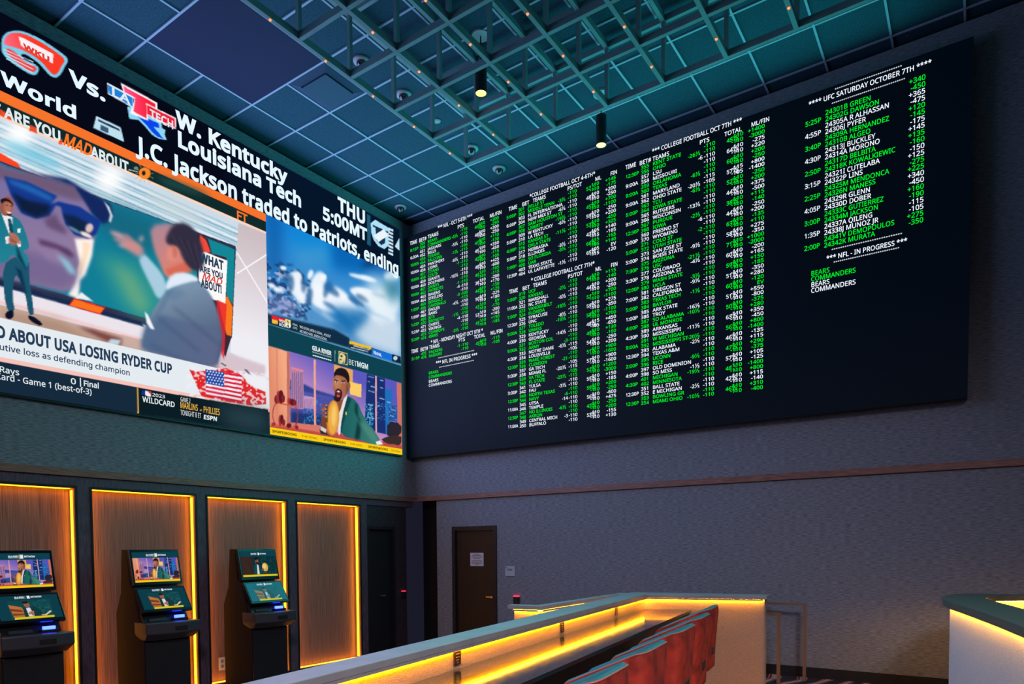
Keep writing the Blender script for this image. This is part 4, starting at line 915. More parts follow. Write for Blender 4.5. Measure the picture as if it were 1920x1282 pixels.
# studio promo picture with the man holding a golden football
p = Canvas(YD, YR, ZBOT, 4.93, 250, 145, PL.px, (18, 70, 84))
p.poly(Z5([(265, 290), (1340, 585), (1345, 1170), (270, 1010)]), ((92, 88, 190), (215, 150, 195), (640, 690), (620, 780)))
p.poly(Z5([(440, 560), (560, 600), (650, 645), (800, 690), (820, 720), (440, 640)]), (45, 65, 140), blur=1)
p.poly(Z5([(445, 640), (800, 700), (800, 960), (445, 930)]), (75, 80, 165), blur=2); p.poly(Z5([(450, 820), (800, 850), (800, 965), (450, 930)]), (30, 55, 115), blur=2)
p.mottle(Z5([(550, 680), (720, 720), (720, 950), (550, 930)]), (60, 150, 205), (120, 90), 0.66, 0.7, 11, 0.1)
p.poly(Z5([(450, 462), (550, 485), (555, 800), (455, 790)]), (180, 130, 165)); p.poly(Z5([(450, 462), (550, 485), (550, 500), (450, 476)]), (240, 130, 140))
for k in range(6): p.poly(Z5([(462+k*15, 505), (467+k*15, 506), (468+k*15, 790), (463+k*15, 788)]), (95, 80, 145))
p.poly(Z5([(555, 690), (650, 708), (650, 800), (555, 790)]), (200, 150, 190)); 
for k in range(8): p.poly(Z5([(560+k*11, 715), (564+k*11, 716), (564+k*11, 796), (560+k*11, 795)]), (130, 105, 165))
p.poly(Z5([(265, 290), (440, 342), (445, 945), (272, 985)]), ((225, 140, 110), (245, 170, 130), (505, 700), (535, 700))); p.poly(Z5([(418, 338), (440, 343), (445, 940), (420, 935)]), (190, 110, 100)); p.poly(Z5([(330, 308), (345, 312), (350, 930), (335, 930)]), (215, 130, 105), a=0.6)
p.poly(Z5([(632, 398), (650, 404), (652, 945), (636, 940)]), (235, 165, 150))
p.poly(Z5([(795, 440), (948, 485), (945, 600), (800, 560)]), (230, 165, 95)); p.poly(Z5([(920, 578), (1015, 600), (1015, 705), (925, 680)]), (250, 205, 105)); p.poly(Z5([(955, 690), (970, 694), (970, 790), (955, 786)]), (170, 110, 150))
p.poly(Z5([(1060, 515), (1205, 555), (1212, 1000), (1040, 960)]), (25, 48, 112)); p.poly(Z5([(1205, 640), (1262, 630), (1262, 1000), (1210, 1000)]), (35, 110, 185)); p.poly(Z5([(1230, 770), (1300, 770), (1300, 900), (1230, 890)]), (40, 80, 150))
for k, (x0, y0, l_) in enumerate([(1070, 535, 48), (1065, 575, 20), (1090, 615, 34), (1072, 650, 48), (1165, 565, 26), (1165, 625, 24), (1160, 710, 40), (1068, 760, 40), (1070, 800, 24), (1085, 830, 26), (1060, 860, 60), (1145, 770, 20), (1220, 740, 30), (1250, 800, 40), (1245, 850, 30)]): p.line(*Z5([(x0, y0)])[0], *Z5([(x0+l_, y0+l_*0.28)])[0], 1.6, (150, 200, 235), blur=0.4)
p.mottle(Z5([(1040, 740), (1110, 760), (1110, 960), (1040, 930)]), (70, 190, 220), (130, 100), 0.62, 0.8, 21, 0.1); p.mottle(Z5([(1140, 740), (1300, 780), (1300, 900), (1140, 900)]), (60, 140, 215), (140, 110), 0.68, 0.8, 22, 0.1)
p.poly(Z5([(1126, 528), (1138, 531), (1140, 985), (1128, 980)]), (235, 170, 175)); p.poly(Z5([(1298, 583), (1340, 594), (1342, 1110), (1312, 1100)]), (205, 115, 100))
p.poly(Z5([(270, 930), (690, 960), (1340, 1090), (1340, 1130), (275, 985)]), (190, 75, 75), blur=0.6); p.poly(Z5([(450, 905), (690, 930), (690, 985), (450, 945)]), (215, 120, 105))
# bar cart
for a0, a1 in ((330, 830), (490, 860)): p.ell(*Z5([(a0+20, a1)])[0], 14, 24, 0, (120, 45, 50), a=0.0)
for k in range(26):
    t_ = math.pi*(0.5+k/26); t2 = math.pi*(0.5+(k+1)/26); p.line(*Z5([(350+45*math.cos(t_), 840+92*math.sin(t_))])[0], *Z5([(350+45*math.cos(t2), 840+92*math.sin(t2))])[0], 2.2, (175, 70, 65))
    p.line(*Z5([(470-35*math.cos(t_), 855+85*math.sin(t_))])[0], *Z5([(470-35*math.cos(t2), 855+85*math.sin(t2))])[0], 2.0, (150, 55, 60))
p.line(*Z5([(325, 745)])[0], *Z5([(505, 780)])[0], 3.0, (215, 90, 60)); p.line(*Z5([(315, 925)])[0], *Z5([(505, 950)])[0], 3.2, (215, 95, 60))
for k, (x0, y0, w_, h_) in enumerate([(335, 720, 5, 9), (352, 700, 5, 13), (372, 700, 6, 14), (390, 715, 4, 8), (440, 735, 5, 7), (462, 742, 6, 7), (482, 748, 4, 6), (365, 890, 4, 12), (378, 880, 4, 10), (392, 905, 4, 7), (310, 920, 5, 4), (435, 930, 6, 5), (498, 945, 4, 4)]): p.ell(*Z5([(x0, y0)])[0], w_*0.8, h_*0.9, 0, [(130, 35, 45), (165, 55, 50), (95, 25, 40)][k % 3])
# office chair
p.poly(Z5([(1222, 893), (1336, 912), (1336, 1010), (1220, 1040)]), (45, 38, 50), sm=1); p.poly(Z5([(1170, 1030), (1336, 1000), (1336, 1080), (1300, 1090), (1200, 1070)]), (60, 45, 45), sm=1)
# the man
p.poly(Z5([(680, 965), (700, 935), (745, 1000), (800, 1020), (690, 995)]), (20, 50, 55)); 
p.poly(Z5([(905, 685), (985, 740), (1020, 830), (1060, 900), (1120, 970), (1175, 1060), (1170, 1085), (1100, 1085), (1020, 1050), (840, 1012), (850, 860), (880, 760)]), ((25, 95, 95), (60, 125, 115), (640, 800), (700, 820)), sm=1)
p.poly(Z5([(965, 745), (985, 760), (990, 860), (1040, 920), (1000, 900), (960, 820)]), (18, 62, 66), blur=1.5); p.poly(Z5([(1000, 880), (1040, 900), (1120, 990), (1150, 1060), (1100, 1050), (1030, 960)]), (80, 140, 130), blur=2, a=0.7); p.poly(Z5([(985, 890), (1010, 960), (1000, 1040), (960, 1040)]), (15, 55, 60), blur=2)
p.poly(Z5([(860, 735), (905, 680), (900, 720), (878, 790), (855, 900), (845, 1005), (830, 1000), (830, 850)]), (235, 225, 225)); p.poly(Z5([(905, 690), (935, 720), (905, 800), (870, 920), (850, 1010), (848, 960), (870, 820)]), (18, 72, 74)); p.line(*Z5([(893, 820)])[0], *Z5([(894, 845)])[0], 2, (235, 215, 120))
p.poly(Z5([(820, 735), (870, 720), (880, 690), (850, 800), (835, 830), (815, 770)]), (140, 80, 60)); p.poly(Z5([(790, 700), (815, 690), (825, 740), (800, 740)]), (20, 40, 45))
p.ell(*Z5([(852, 600)])[0], 15.0, 25, 4, (165, 100, 72)); p.poly(Z5([(785, 560), (800, 520), (900, 540), (920, 590), (905, 660), (875, 710), (835, 735), (805, 700), (795, 640)]), (168, 102, 74), sm=2); p.ell(*Z5([(822, 590)])[0], 7, 10, 0, (195, 130, 95), blur=2); p.poly(Z5([(895, 600), (918, 590), (915, 650), (890, 690)]), (125, 70, 52), blur=1.5)
p.poly(Z5([(793, 560), (800, 490), (840, 463), (890, 475), (918, 520), (922, 580), (905, 590), (890, 550), (850, 530), (805, 525)]), (30, 24, 30), sm=1); p.ell(*Z5([(917, 610)])[0], 2.5, 6, 0, (150, 88, 66))
p.line(*Z5([(800, 562)])[0], *Z5([(830, 572)])[0], 2.0, (40, 22, 22)); p.line(*Z5([(855, 575)])[0], *Z5([(888, 572)])[0], 2.0, (40, 22, 22)); p.ell(*Z5([(816, 580)])[0], 2.6, 1.3, 8, (235, 220, 210)); p.ell(*Z5([(868, 588)])[0], 2.8, 1.3, -5, (235, 220, 210)); p.ell(*Z5([(817, 580)])[0], 1.1, 1.2, 0, (30, 18, 18)); p.ell(*Z5([(868, 588)])[0], 1.1, 1.2, 0, (30, 18, 18))
p.poly(Z5([(832, 590), (845, 590), (852, 618), (838, 626), (824, 618)]), (190, 120, 88), blur=0.6); p.poly(Z5([(808, 645), (830, 632), (860, 650), (862, 690), (840, 740), (815, 735), (802, 690)]), (45, 25, 25), sm=1); p.poly(Z5([(812, 655), (832, 645), (852, 660), (850, 690), (832, 708), (814, 690)]), (110, 35, 40), sm=1); p.poly(Z5([(816, 656), (832, 650), (848, 660), (832, 664)]), (240, 230, 225)); p.ell(*Z5([(830, 694)])[0], 3, 2, 0, (205, 95, 95))
# golden ball and hand
p.ell(*Z5([(785, 870)])[0], 12.2, 33.5, 3, (200, 125, 45)); p.ell(*Z5([(790, 868)])[0], 10.0, 31, 3, (235, 170, 70), blur=1.0); p.ell(*Z5([(795, 850)])[0], 4.5, 20, 3, (250, 200, 105), blur=1.6)
for k in range(9): p.line(*Z5([(726, 775+k*15)])[0], *Z5([(748, 782+k*15)])[0], 1.2, (60, 40, 25))
p.line(*Z5([(737, 770)])[0], *Z5([(740, 905)])[0], 1.0, (70, 45, 30))
for k, (x0, y0) in enumerate([(712, 770), (706, 800), (706, 832), (712, 862)]): p.ell(*Z5([(x0+6, y0)])[0], 5.2, 2.9, -18, [(135, 75, 55), (160, 95, 70)][k % 2]); p.ell(*Z5([(x0+24, y0-2)])[0], 1.5, 1.2, 0, (215, 165, 140))
p.poly(Z5([(692, 860), (715, 850), (735, 900), (740, 960), (720, 985), (695, 940)]), (120, 66, 48), sm=1); p.poly(Z5([(690, 935), (735, 960), (730, 990), (688, 965)]), (225, 205, 200))
p.poly(Z5([(1130, 1060), (1165, 1050), (1190, 1080), (1140, 1085)]), (240, 235, 235)); p.poly(Z5([(1230, 1082), (1290, 1078), (1300, 1100), (1240, 1098)]), (185, 85, 70), sm=1)
band(p, ZBOT, 3.462, (250, 205, 20)); band(p, 4.625, 4.95, (14, 66, 80))
# lion crest: square emblem with a maned head
p.poly(Z5([(832, 332), (905, 352), (905, 448), (832, 430)]), (225, 205, 140)); p.poly(Z5([(838, 340), (900, 358), (900, 440), (838, 424)]), (18, 60, 70)); p.poly(Z5([(838, 345), (868, 350), (880, 375), (876, 410), (862, 432), (838, 424)]), (225, 210, 150), sm=1)
p.poly(Z5([(846, 362), (864, 368), (866, 385), (850, 380)]), (25, 60, 65)); p.poly(Z5([(842, 395), (858, 398), (856, 410), (842, 406)]), (25, 60, 65)); p.poly(Z5([(874, 352), (890, 380), (884, 425), (872, 436), (878, 400), (872, 370)]), (225, 210, 150))
p.poly(Z5([(803, 327), (806, 328), (806, 417), (803, 416)]), (215, 220, 215))
p.build('promo_picture', P3L, MP, vw)
PROMO = p

# lettering on the video wall
WH = glow_mat('lit_white', (225, 243, 255), 1.05, False); WHd = glow_mat('lit_soft_white', (225, 235, 238), 1.0, False); NV_ = glow_mat('lit_navy', (38, 62, 88), 1.0, False); OR_ = glow_mat('lit_orange', (250, 120, 40), 1.0, False); GD = glow_mat('lit_gold', (235, 180, 70), 1.0, False); DK = glow_mat('lit_dark', (25, 22, 10), 1.0, False); RD = glow_mat('lit_red', (225, 60, 50), 1.0, False)
L = Letters(PL)
L.px('Vs.', 132, 157, 200, 25, 0.045); L.px('World', 3, 157, 146, 23, 0.04)
L.px('W. Kentucky', 331, 235.5, 538, 27, 0.045); L.px('Louisiana Tech', 332, 272.5, 566, 27, 0.045); L.px('J.C. Jackson traded to Patriots, ending', 259, 288, 748, 31, 0.04)
L.px('THU', 634, 394, 686, 24, 0.045); L.px('5:00MT', 605, 410, 688, 22, 0.045); L.build('ticker_text', WH, vw)
L = Letters(PL)
L.px('T ARE YOU', -14, 209.5, 115, 19.5, 0.04); L.px('ABOUT', 171, 293, 241, 19, 0.04)
L.px('0', 132, 719, 143, 10.5, 0.015); L.px('Final', 156, 723, 186, 10, 0.025); L.px('Rays', -2, 697, 36.5, 11, 0.012); L.px('d Card - Game 1 (best-of-3)', -24, 707, 172, 11.5, 0.012); L.rect(PL.px(149.5, 715)[0], PL.px(149.5, 724.5)[1], PL.px(150.5, 715)[0]+0.006, PL.px(149.5, 708)[1])
L.px('WILDCARD', 267, 753, 328, 10, 0.02); L.px('GAME 2', 338, 752, 357, 8, 0.0); L.px('TONIGHT 8 ET', 338, 777.5, 377, 9.5, 0.0); L.px('ESPN', 381, 785, 407, 7.5, 0.04, slant=0.1)
L.px('2023', 285, 742.5, 309.5, 6, 0.015)
L.px('WILSON (WSH) GOAL, ASSIST', 561.5, 614.5, 620, 4.8, 0.0); L.px('MCMICHAEL (WSH) GOAL', 561.5, 622.5, 613, 4.8, 0.0); L.px('FINAL', 548, 609, 558, 3.6, 0.0); L.px('(OT)', 549, 615.5, 557, 3.8, 0.0)
L.px('WSH', 523, 603, 534, 5.2, 0.03); L.px('BOS', 523, 610, 534, 5.2, 0.03); L.px('Now.', 700, 663.5, 716, 6.5, 0.03)
L.px('GILA RIVER', 585, 655.5, 621, 7.5, 0.05); L.px('RESORTS & CASINOS', 585, 660.5, 621, 2.2, 0.0)
L.px('BET', 653, 682.5, 668.5, 9.5, 0.0); L.px('MGM', 669, 686.5, 690.5, 9.5, 0.035)
a, b_ = PL.px(585.5, 665), PL.px(621, 672)
for k in range(9): L.poly([(a[0]+(b_[0]-a[0])*(k/9), a[1]-0.0), (a[0]+(b_[0]-a[0])*((k+0.9)/9), a[1]+0.006), (a[0]+(b_[0]-a[0])*((k+1)/9), a[1]-0.012), (a[0]+(b_[0]-a[0])*((k+0.3)/9), a[1]-0.016)])
L.build('feed_text', WHd, vw)
L = Letters(PL); L.px('D ABOUT USA LOSING RYDER CUP', -7, 631, 323, 21, 0.045); L.px('secutive loss as defending champion', -30, 649.5, 244, 11.5, 0.018)
L.px('WHAT', 376, 490.5, 419, 16, 0.05); L.px('ARE YOU', 375, 508, 418, 10.5, 0.05); L.px('ABOUT!', 377, 537, 416, 14, 0.05); L.build('headline_text', NV_, vw)
L = Letters(PL); L.px('MAD', 117, 270, 171, 22, 0.03, slant=0.25); L.px('FT', 443, 409.5, 464, 15, 0.03); L.build('orange_text', OR_, vw)
L = Letters(PL); L.px('MARLINS', 337.5, 764.5, 371, 11.5, 0.012); L.px('at', 374, 770, 379, 4, 0.0); L.px('PHILLIES', 381, 773, 412, 11.5, 0.012); L.build('gold_text', GD, vw)
L = Letters(PL); L.px('MAD', 378, 522, 416, 12, 0.02, slant=0.3); L.px('EN', 512, 599, 520, 4, 0.03); L.build('red_text', RD, vw)
L = Letters(PL); L.px('5', 537, 605.5, 542, 5, 0.03); L.px('4', 537, 612.5, 542, 5, 0.03)
for s_, x0, x1, y_ in [('SPORTSBOOKS', 510, 556, 808), ('THE KING', 565, 595, 817), ('SPORTSBOOKS', 606, 648, 823), ('THE KING', 656, 679, 831), ('SPORTSBOOKS', 690, 727, 836), ('THE KING', 733, 750, 843)]:
    a0, a1 = PL.px(x0, y_)[0], PL.px(x1, y_)[0]; L.put(s_, a0, 3.394, 0.034 if s_[0] == 'S' else 0.030, width=a1-a0, off=0.03 if s_[0] == 'S' else 0.0)
L.build('strip_text', DK, vw)
L = Letters(PL); L.px('WKU', 44, 91, 94, 9, 0.05, e=0.005); L.build('crest_text', RD, vw)
L = Letters(PL); L.px('TECH', 281, 220, 326, 15, 0.03, e=0.005); L.px('LA', 208, 178, 244, 15, 0.03, e=0.005); L.build('crest_text', WHd, vw)

# ------------------------------------------------------------------ the odds board
BX0, BX1, BZ0, BZ1, BY = 0.02, 8.379, 3.318, 7.217, -0.165
PR = Plane((0, BY, 0), (1, 0, 0), (0, 0, 1))
ob = thing('odds_board', 'huge black betting odds board with green and white columns on the right wall', 'odds board', ((BX0+BX1)/2, BY, BZ0))
MB().box(BX0, BY+0.004, BZ0, BX1, -0.022, BZ1).build('cabinet', M_black, ob)
M_board = bpy.data.materials.new('dark_led_face'); M_board.use_nodes = True
bb = M_board.node_tree.nodes['Principled BSDF']; bb.inputs['Base Color'].default_value = (0.003, 0.004, 0.006, 1); bb.inputs['Roughness'].default_value = 0.6; bb.inputs['Specular IOR Level'].default_value = 0.15
bb.inputs['Emission Color'].default_value = (0.05, 0.28, 0.75, 1); bb.inputs['Emission Strength'].default_value = 0.006; M_board.cycles.emission_sampling = 'NONE'
MB().add([(BX0, BY, BZ0), (BX1, BY, BZ0), (BX1, BY, BZ1), (BX0, BY, BZ1)], [(0, 1, 2, 3)]).build('led_face', M_board, ob)
GW = glow_mat('board_white', (235, 243, 255), 1.15, False); GG = glow_mat('board_green', (0, 232, 40), 1.15, False)
def games(s): return [tuple(r.split('|')) for r in s.strip().split('\n')]
# time | bet a | team a | spread a | juice a | bet b | team b | spread b | juice b | total | total juice a | b | money a | b
NFL = games('''8:15P|305|BEARS||-110|306|COMMANDERS|-6½|-110|44½|-110|-110|+200|-250
6:30A|451|JAGUARS||-110|452|BILLS|-5½|-110|48½|-110|-110|+200|-250
10:00A|453|TEXANS||-105|454|FALCONS|-1½|-115|41½|-110|-110|+110|-130
10:00A|455|PANTHERS||-110|456|LIONS|-9½|-110|45|-110|-110|+350|-450
10:00A|457|TITANS|-1|-110|458|COLTS||-110|42½|-110|-110|-115|-105
10:00A|459|GIANTS||-110|460|DOLPHINS|-10½|-110|48½|-110|-110|+425|-600
10:00A|461|SAINTS||-110|462|PATRIOTS|-1|-110|40|-110|-110|-105|-115
10:00A|463|RAVENS|-4|-110|464|STEELERS||-110|38|-110|-110|-200|+170
1:05P|465|BENGALS|-3|-105|466|CARDINALS||-115|44½|-110|-110|-150|+125
1:05P|467|EAGLES|-4½|-110|468|RAMS||-110|50½|-110|-110|-225|+180
1:25P|469|JETS||-110|470|BRONCOS|-1½|-110|43|-110|-110|EV|-170
1:25P|471|CHIEFS|-4|-110|472|VIKINGS||-110|53|-110|-110|-200|+165
5:20P|473|COWBOYS||-110|474|49ERS|-3½|-110|45|-110|-110|+150|-185''')
MON = games('''5:15P|475|PACKERS|-1|-110|476|RAIDERS||-110|45½|-110|-110|-115|-105''')
C46 = games('''5:00P|301|JVILLE ST||-110|302|MIDDLE TENN|-3½|-110|52|-110|-110|+145|-175
6:00P|303|FL INTERNATIONA||-110|304|NEW MEX ST|-6½|-110|48½|-110|-110|+200|-250
4:00P|307|SAM HOUSTON ST||-110|308|LIBERTY|-19½|-110|45½|-110|-110|+700|-1100
5:00P|309|W KENTUCKY|-6½|-110|310|LA TECH||-110|59½|-110|-110|-250|+200
4:30P|315|KANSAS ST|-11½|-110|316|OKLA STATE||-110|53½|-110|-110|-450|+325
5:00P|317|NEBRASKA||-110|318|ILLINOIS|-3½|-110|43½|-105|-115|+140|-165
1:00P|399|SO FLORIDA|-3½|-110|400|UAB||-110|66½|-115|-105|-165|+140
12:30P|403|TEXAS STATE||-110|404|UL LAFAYETTE|-1½|-110|65½|-105|-115|EV|-120''')
C7A = games('''1:00P|319|UCF||-110|320|KANSAS|-2½|-110|64½|-110|-110|+115|-140
11:00A|321|MARSHALL||-110|322|NC STATE|-6½|-110|44½|-110|-110|+200|-250
1:00P|323|VANDERBILT||-110|324|FLORIDA|-18½|-110|52|-110|-110|+700|-1100
12:30P|325|SYRACUSE||-110|326|UNC|-8½|-110|59½|-110|-110|+275|-350
9:00A|327|TOLEDO|-19½|-110|328|UMASS||-110|58½|-110|-110|-1100|+700
4:00P|329|KENTUCKY||-110|330|GEORGIA|-14½|-110|48½|-115|-105|+450|-650
9:00A|331|BOSTON COL||-110|332|ARMY|-3|-110|49½|-110|-110|+130|-160
4:30P|333|NOTRE DAME|-6½|-115|334|LOUISVILLE||-105|54½|-110|-110|-250|+200
12:30P|335|WAKE FOREST||-110|336|CLEMSON|-21|-110|51½|-110|-110|+900|-1600
5:00P|337|GA TECH||-105|338|MIAMI FL|-20½|-115|57½|-110|-110|+900|-1600
12:30P|339|VA TECH||-105|340|FL STATE|-23½|-115|52½|-110|-110|+1200|-3000
3:00P|341|TULSA||-110|342|FAU|-3½|-110|55½|-110|-110|+150|-185
12:30P|343|NORTH TEXAS||-110|344|NAVY|-6|-110|59½|-110|-110|+200|-250
11:00A|345|UTSA|-14|-110|346|TEMPLE||-110|56½|-110|-110|-600|+475
12:30P|347|NO ILLINOIS|-6½|-110|348|AKRON||-110|43½|-110|-110|-250|+200
11:00A|349|CENTRAL MICH|-3|-110|350|BUFFALO||-110|53½|-110|-110|-155|+130''')
C7B = games('''12:30P|355|KENT STATE||-110|356|OHIO|-26½|-110|45½|-110|-110|+1400|-3000
9:00A|357|LSU|-6|-110|358|MISSOURI||-110|64½|-110|-110|-275|+220
9:00A|359|OKLAHOMA||-110|360|TEXAS|-6½|-110|60½|-110|-110|+200|-250
9:00A|361|MARYLAND||-115|362|OHIO STATE|-20½|-105|57½|-115|-105|+800|-1400
5:00P|363|TCU|-6½|-110|364|IOWA STATE||-110|52½|-110|-110|-250|+200
9:00A|365|RUTGERS||-110|366|WISCONSIN|-13½|-110|44½|-110|-110|+375|-500
12:30P|367|PURDUE||-110|368|IOWA|-2½|-110|38½|-110|-110|+115|-140
5:00P|369|FRESNO ST|-6|-110|370|WYOMING||-110|44½|-110|-110|-250|+200
5:00P|371|COLO ST|-2|-110|372|UTAH STATE||-110|63½|-110|-110|-135|+110
5:00P|373|SAN JOSE ST||-110|374|BOISE STATE|-9½|-110|58½|-110|-110|+275|-350
7:30P|375|ARIZONA||-110|376|USC|-21½|-110|71½|-110|-110|+1000|-2000
3:30P|377|COLORADO|-4½|-110|378|ARIZONA ST||-110|60½|-110|-110|-200|+165
12:00P|379|WASH STATE||-110|380|UCLA|-3½|-110|59½|-110|-110|+150|-185
7:00P|381|OREGON ST|-9½|-110|382|CALIFORNIA||-110|51½|-110|-110|-350|+280
5:00P|383|TEXAS TECH|-1½|-110|384|BAYLOR||-110|60½|-110|-110|-120|EV
1:00P|385|ARK STATE||-110|386|TROY|-16½|-110|51½|-110|-110|+550|-800
4:00P|387|SO ALABAMA|-10½|-110|388|UL MONROE||-110|50½|-110|-110|-375|+280
4:30P|389|ARKANSAS||-110|390|MISSISSIPPI|-11½|-110|63½|-110|-110|+350|-450
9:00A|391|W MICHIGAN||-110|392|MISSISSIPPI ST|-20½|-110|56½|-110|-110|+800|-1400
12:30P|393|ALABAMA|-2½|-110|394|TEXAS A&M||-110|46½|-110|-110|-135|+115
2:00P|395|UCONN||-110|396|RICE|-9½|-110|47½|-110|-110|+290|-375
4:00P|397|OLD DOMINION||-110|398|SO MISS|-1½|-110|57½|-110|-110|+105|-125
4:30P|401|MICHIGAN|-19½|-110|402|MINNESOTA||-110|48|-110|-110|-1400|+800
12:30P|351|BALL STATE||-110|352|E MICHIGAN|-2½|-110|42½|-110|-110|+115|-140
12:30P|353|BOWLING GR||-110|354|MIAMI OHIO|-10½|-110|46½|-110|-110|+310|-400''')
def colx(px, py): return PR.px(px, py)[0]
def wfit(s, xl, yl, xr, yr): return (PR.px(xr, yr)[0]-PR.px(xl, yl)[0])/Letters(PR).width(s, 0.012)
CAPF = 0.70
def block(rows, lets, z0, pitch, c, first_green=True, flip=0):
    W_, G_ = lets; cap = pitch*CAPF
    for i, r in enumerate(rows):
        Lx = G_ if (i+flip) % 2 == 0 else W_
        za, zb = z0-2*i*pitch, z0-(2*i+1)*pitch
        tm, ba, ta, sa, ja, bb_, tb, sb, jb, tot, ua, ub, ma, mb = r
        wf = c['wf']
        tw = Lx.width(tm, 0.012)*wf; Lx.put(tm, c['time'], zb+pitch*0.18, cap, width=min(tw*1.02, c['bet']-c['time']-0.03), off=0.012)
        for z, bt, tn, sp, ju, un, mo in ((za, ba, ta, sa, ja, ua, ma), (zb, bb_, tb, sb, jb, ub, mb)):
            Lx.put(bt, c['bet'], z, cap, wfac=wf, off=0.012); Lx.put(tn, c['team'], z, cap, wfac=wf*1.02, off=0.012)
            if sp: Lx.put(sp, c['spr'], z, cap, wfac=wf, align='r', off=0.010)
            Lx.put(ju, c['jui'], z, cap, wfac=wf*1.05, align='r', off=0.012); Lx.put(un, c['tju'], z, cap, wfac=wf*1.05, align='r', off=0.012); Lx.put(mo, c['ml'], z, cap, wfac=wf*1.05, align='r', off=0.012)
        Lx.put(tot, c['tot'], (za+zb)/2, cap*1.05, wfac=wf, off=0.010); Lx.put('o', c['tot']+0.115, za-pitch*0.12, cap*0.9, wfac=wf, off=0.0, e=0.005); Lx.put('u', c['tot']+0.115, zb+pitch*0.12, cap*0.9, wfac=wf, off=0.0, e=0.005)
sec = lambda: (Letters(PR), Letters(PR))
def finish(lets, nm):
    for Lx, mt, c_ in ((lets[0], GW, 'white'), (lets[1], GG, 'green')):
        o = Lx.build(nm, mt, ob)
        if o: o['label'] = c_+' lit lettering of '+nm.replace('_', ' ')
# column of pro games
def hd(Lx, items, h=7.0):
    for s_, xl, yb, xr in items: Lx.px(s_, xl, yb, xr, h, 0.012)
S1 = sec(); pz = 0.0652
c1 = {'time': colx(769.5, 470), 'bet': colx(787.5, 460), 'team': 0.570, 'spr': colx(861.6, 470), 'jui': colx(877, 470), 'tot': colx(890.8, 470), 'tju': colx(910.5, 470), 'ml': colx(936, 470), 'wf': wfit('COMMANDERS', 802, 463, 844.8, 452)}
block(NFL, S1, 6.993, pz, c1); W1, G1 = S1
hd(W1, [('*** NFL - OCT 5-8TH ***', 821, 430.5, 886), ('TIME', 769, 460, 782.5), ('BET#', 786, 454.5, 800), ('TEAMS', 802.4, 447.5, 822.5), ('PTS', 858, 429.5, 870.5), ('TOTAL', 887, 418.8, 908.5), ('ML/FIN', 918.5, 408.3, 941)], 6.6)
hd(W1, [('* NFL - MONDAY NIGHT OCT 9TH *', 808, 645, 906), ('TIME', 771.5, 662.5, 784.5), ('BET#', 788.5, 659, 803), ('TEAMS', 805, 654.5, 824.6), ('PTS', 860, 641.5, 872.3), ('TOTAL', 889, 635.5, 910), ('ML/FIN', 919.8, 628, 943)], 6.6)
block(MON, S1, PR.px(803.8, 663)[1], pz, c1)
def stars(Lx, xl, yb, xr, n, h=3.2): Lx.px('*'*n, xl, yb+3, xr, h, 0.0)
stars(W1, 821.8, 670.5, 889.6, 30); hd(W1, [('*** NFL IN PROGRESS ***', 817.5, 684, 895.5)], 6.4); stars(W1, 823.3, 688, 889, 30)
for n_, Lx, yy in [('BEARS', G1, 702.2), ('COMMANDERS', G1, 709.8), ('BEARS', W1, 717.7), ('COMMANDERS', W1, 725.2)]: Lx.put(n_, PR.px(804, yy)[0], PR.px(804, yy)[1], 0.047, wfac=c1['wf']*1.03, off=0.012)
finish(S1, 'pro_games_list')
# midweek and saturday college games
S2 = sec(); c2 = {'time': colx(950, 430), 'bet': colx(972.3, 430), 'team': 2.632, 'spr': colx(1064, 430), 'jui': colx(1082, 430), 'tot': colx(1099.5, 430), 'tju': colx(1123.8, 430), 'ml': colx(1155.3, 430), 'wf': wfit('SAM HOUSTON ST', 990, 424, 1053.7, 406)}; W2, G2 = S2
block(C46, S2, 6.997, 0.0666, c2)
hd(W2, [('*COLLEGE FOOTBALL OCT 4-6TH*', 993, 371.8, 1116.5), ('TIME', 954, 396, 970.2), ('BET', 979, 387.3, 992.6), ('TEAMS', 999.3, 380, 1023.8), ('PS/TOT', 1064, 357.6, 1091.3), ('ML', 1116, 339.8, 1127.6), ('FIN', 1144.6, 329.6, 1157.6)], 7.0)
hd(W2, [('* COLLEGE FOOTBALL OCT 7TH*', 995.7, 529, 1115.3), ('TIME', 954.8, 551, 971.5), ('BET', 979.8, 544.8, 993.6), ('TEAMS', 999.8, 539, 1025.5), ('PS/TOT', 1064.8, 522.3, 1092.5), ('ML', 1116.3, 509, 1128.2), ('FIN', 1145.3, 501.2, 1158.6)], 7.0)
block(C7A, S2, 5.688, 0.0670, c2)
finish(S2, 'college_games_list')
S3 = sec(); c3 = {'time': colx(1173.2, 330), 'bet': colx(1202, 320), 'team': 4.695, 'spr': colx(1317.5, 330), 'jui': colx(1341, 330), 'tot': colx(1362.3, 330), 'tju': colx(1393.5, 330), 'ml': colx(1433.8, 330), 'wf': wfit('MISSISSIPPI ST', 1224, 645, 1289.3, 635)}; W3, G3 = S3
block(C7B, S3, 7.002, 0.0671, c3)
hd(W3, [('*** COLLEGE FOOTBALL OCT 7TH ***', 1222.6, 288, 1391.6), ('TIME', 1173.2, 318.3, 1193), ('BET#', 1199, 310.6, 1221.3), ('TEAMS', 1223.6, 302.3, 1255.2), ('PTS', 1311.6, 271.6, 1330.7), ('TOTAL', 1358.3, 256.4, 1390.8), ('ML/FIN', 1408.4, 238.4, 1443.2)], 7.8)
finish(S3, 'saturday_games_list')
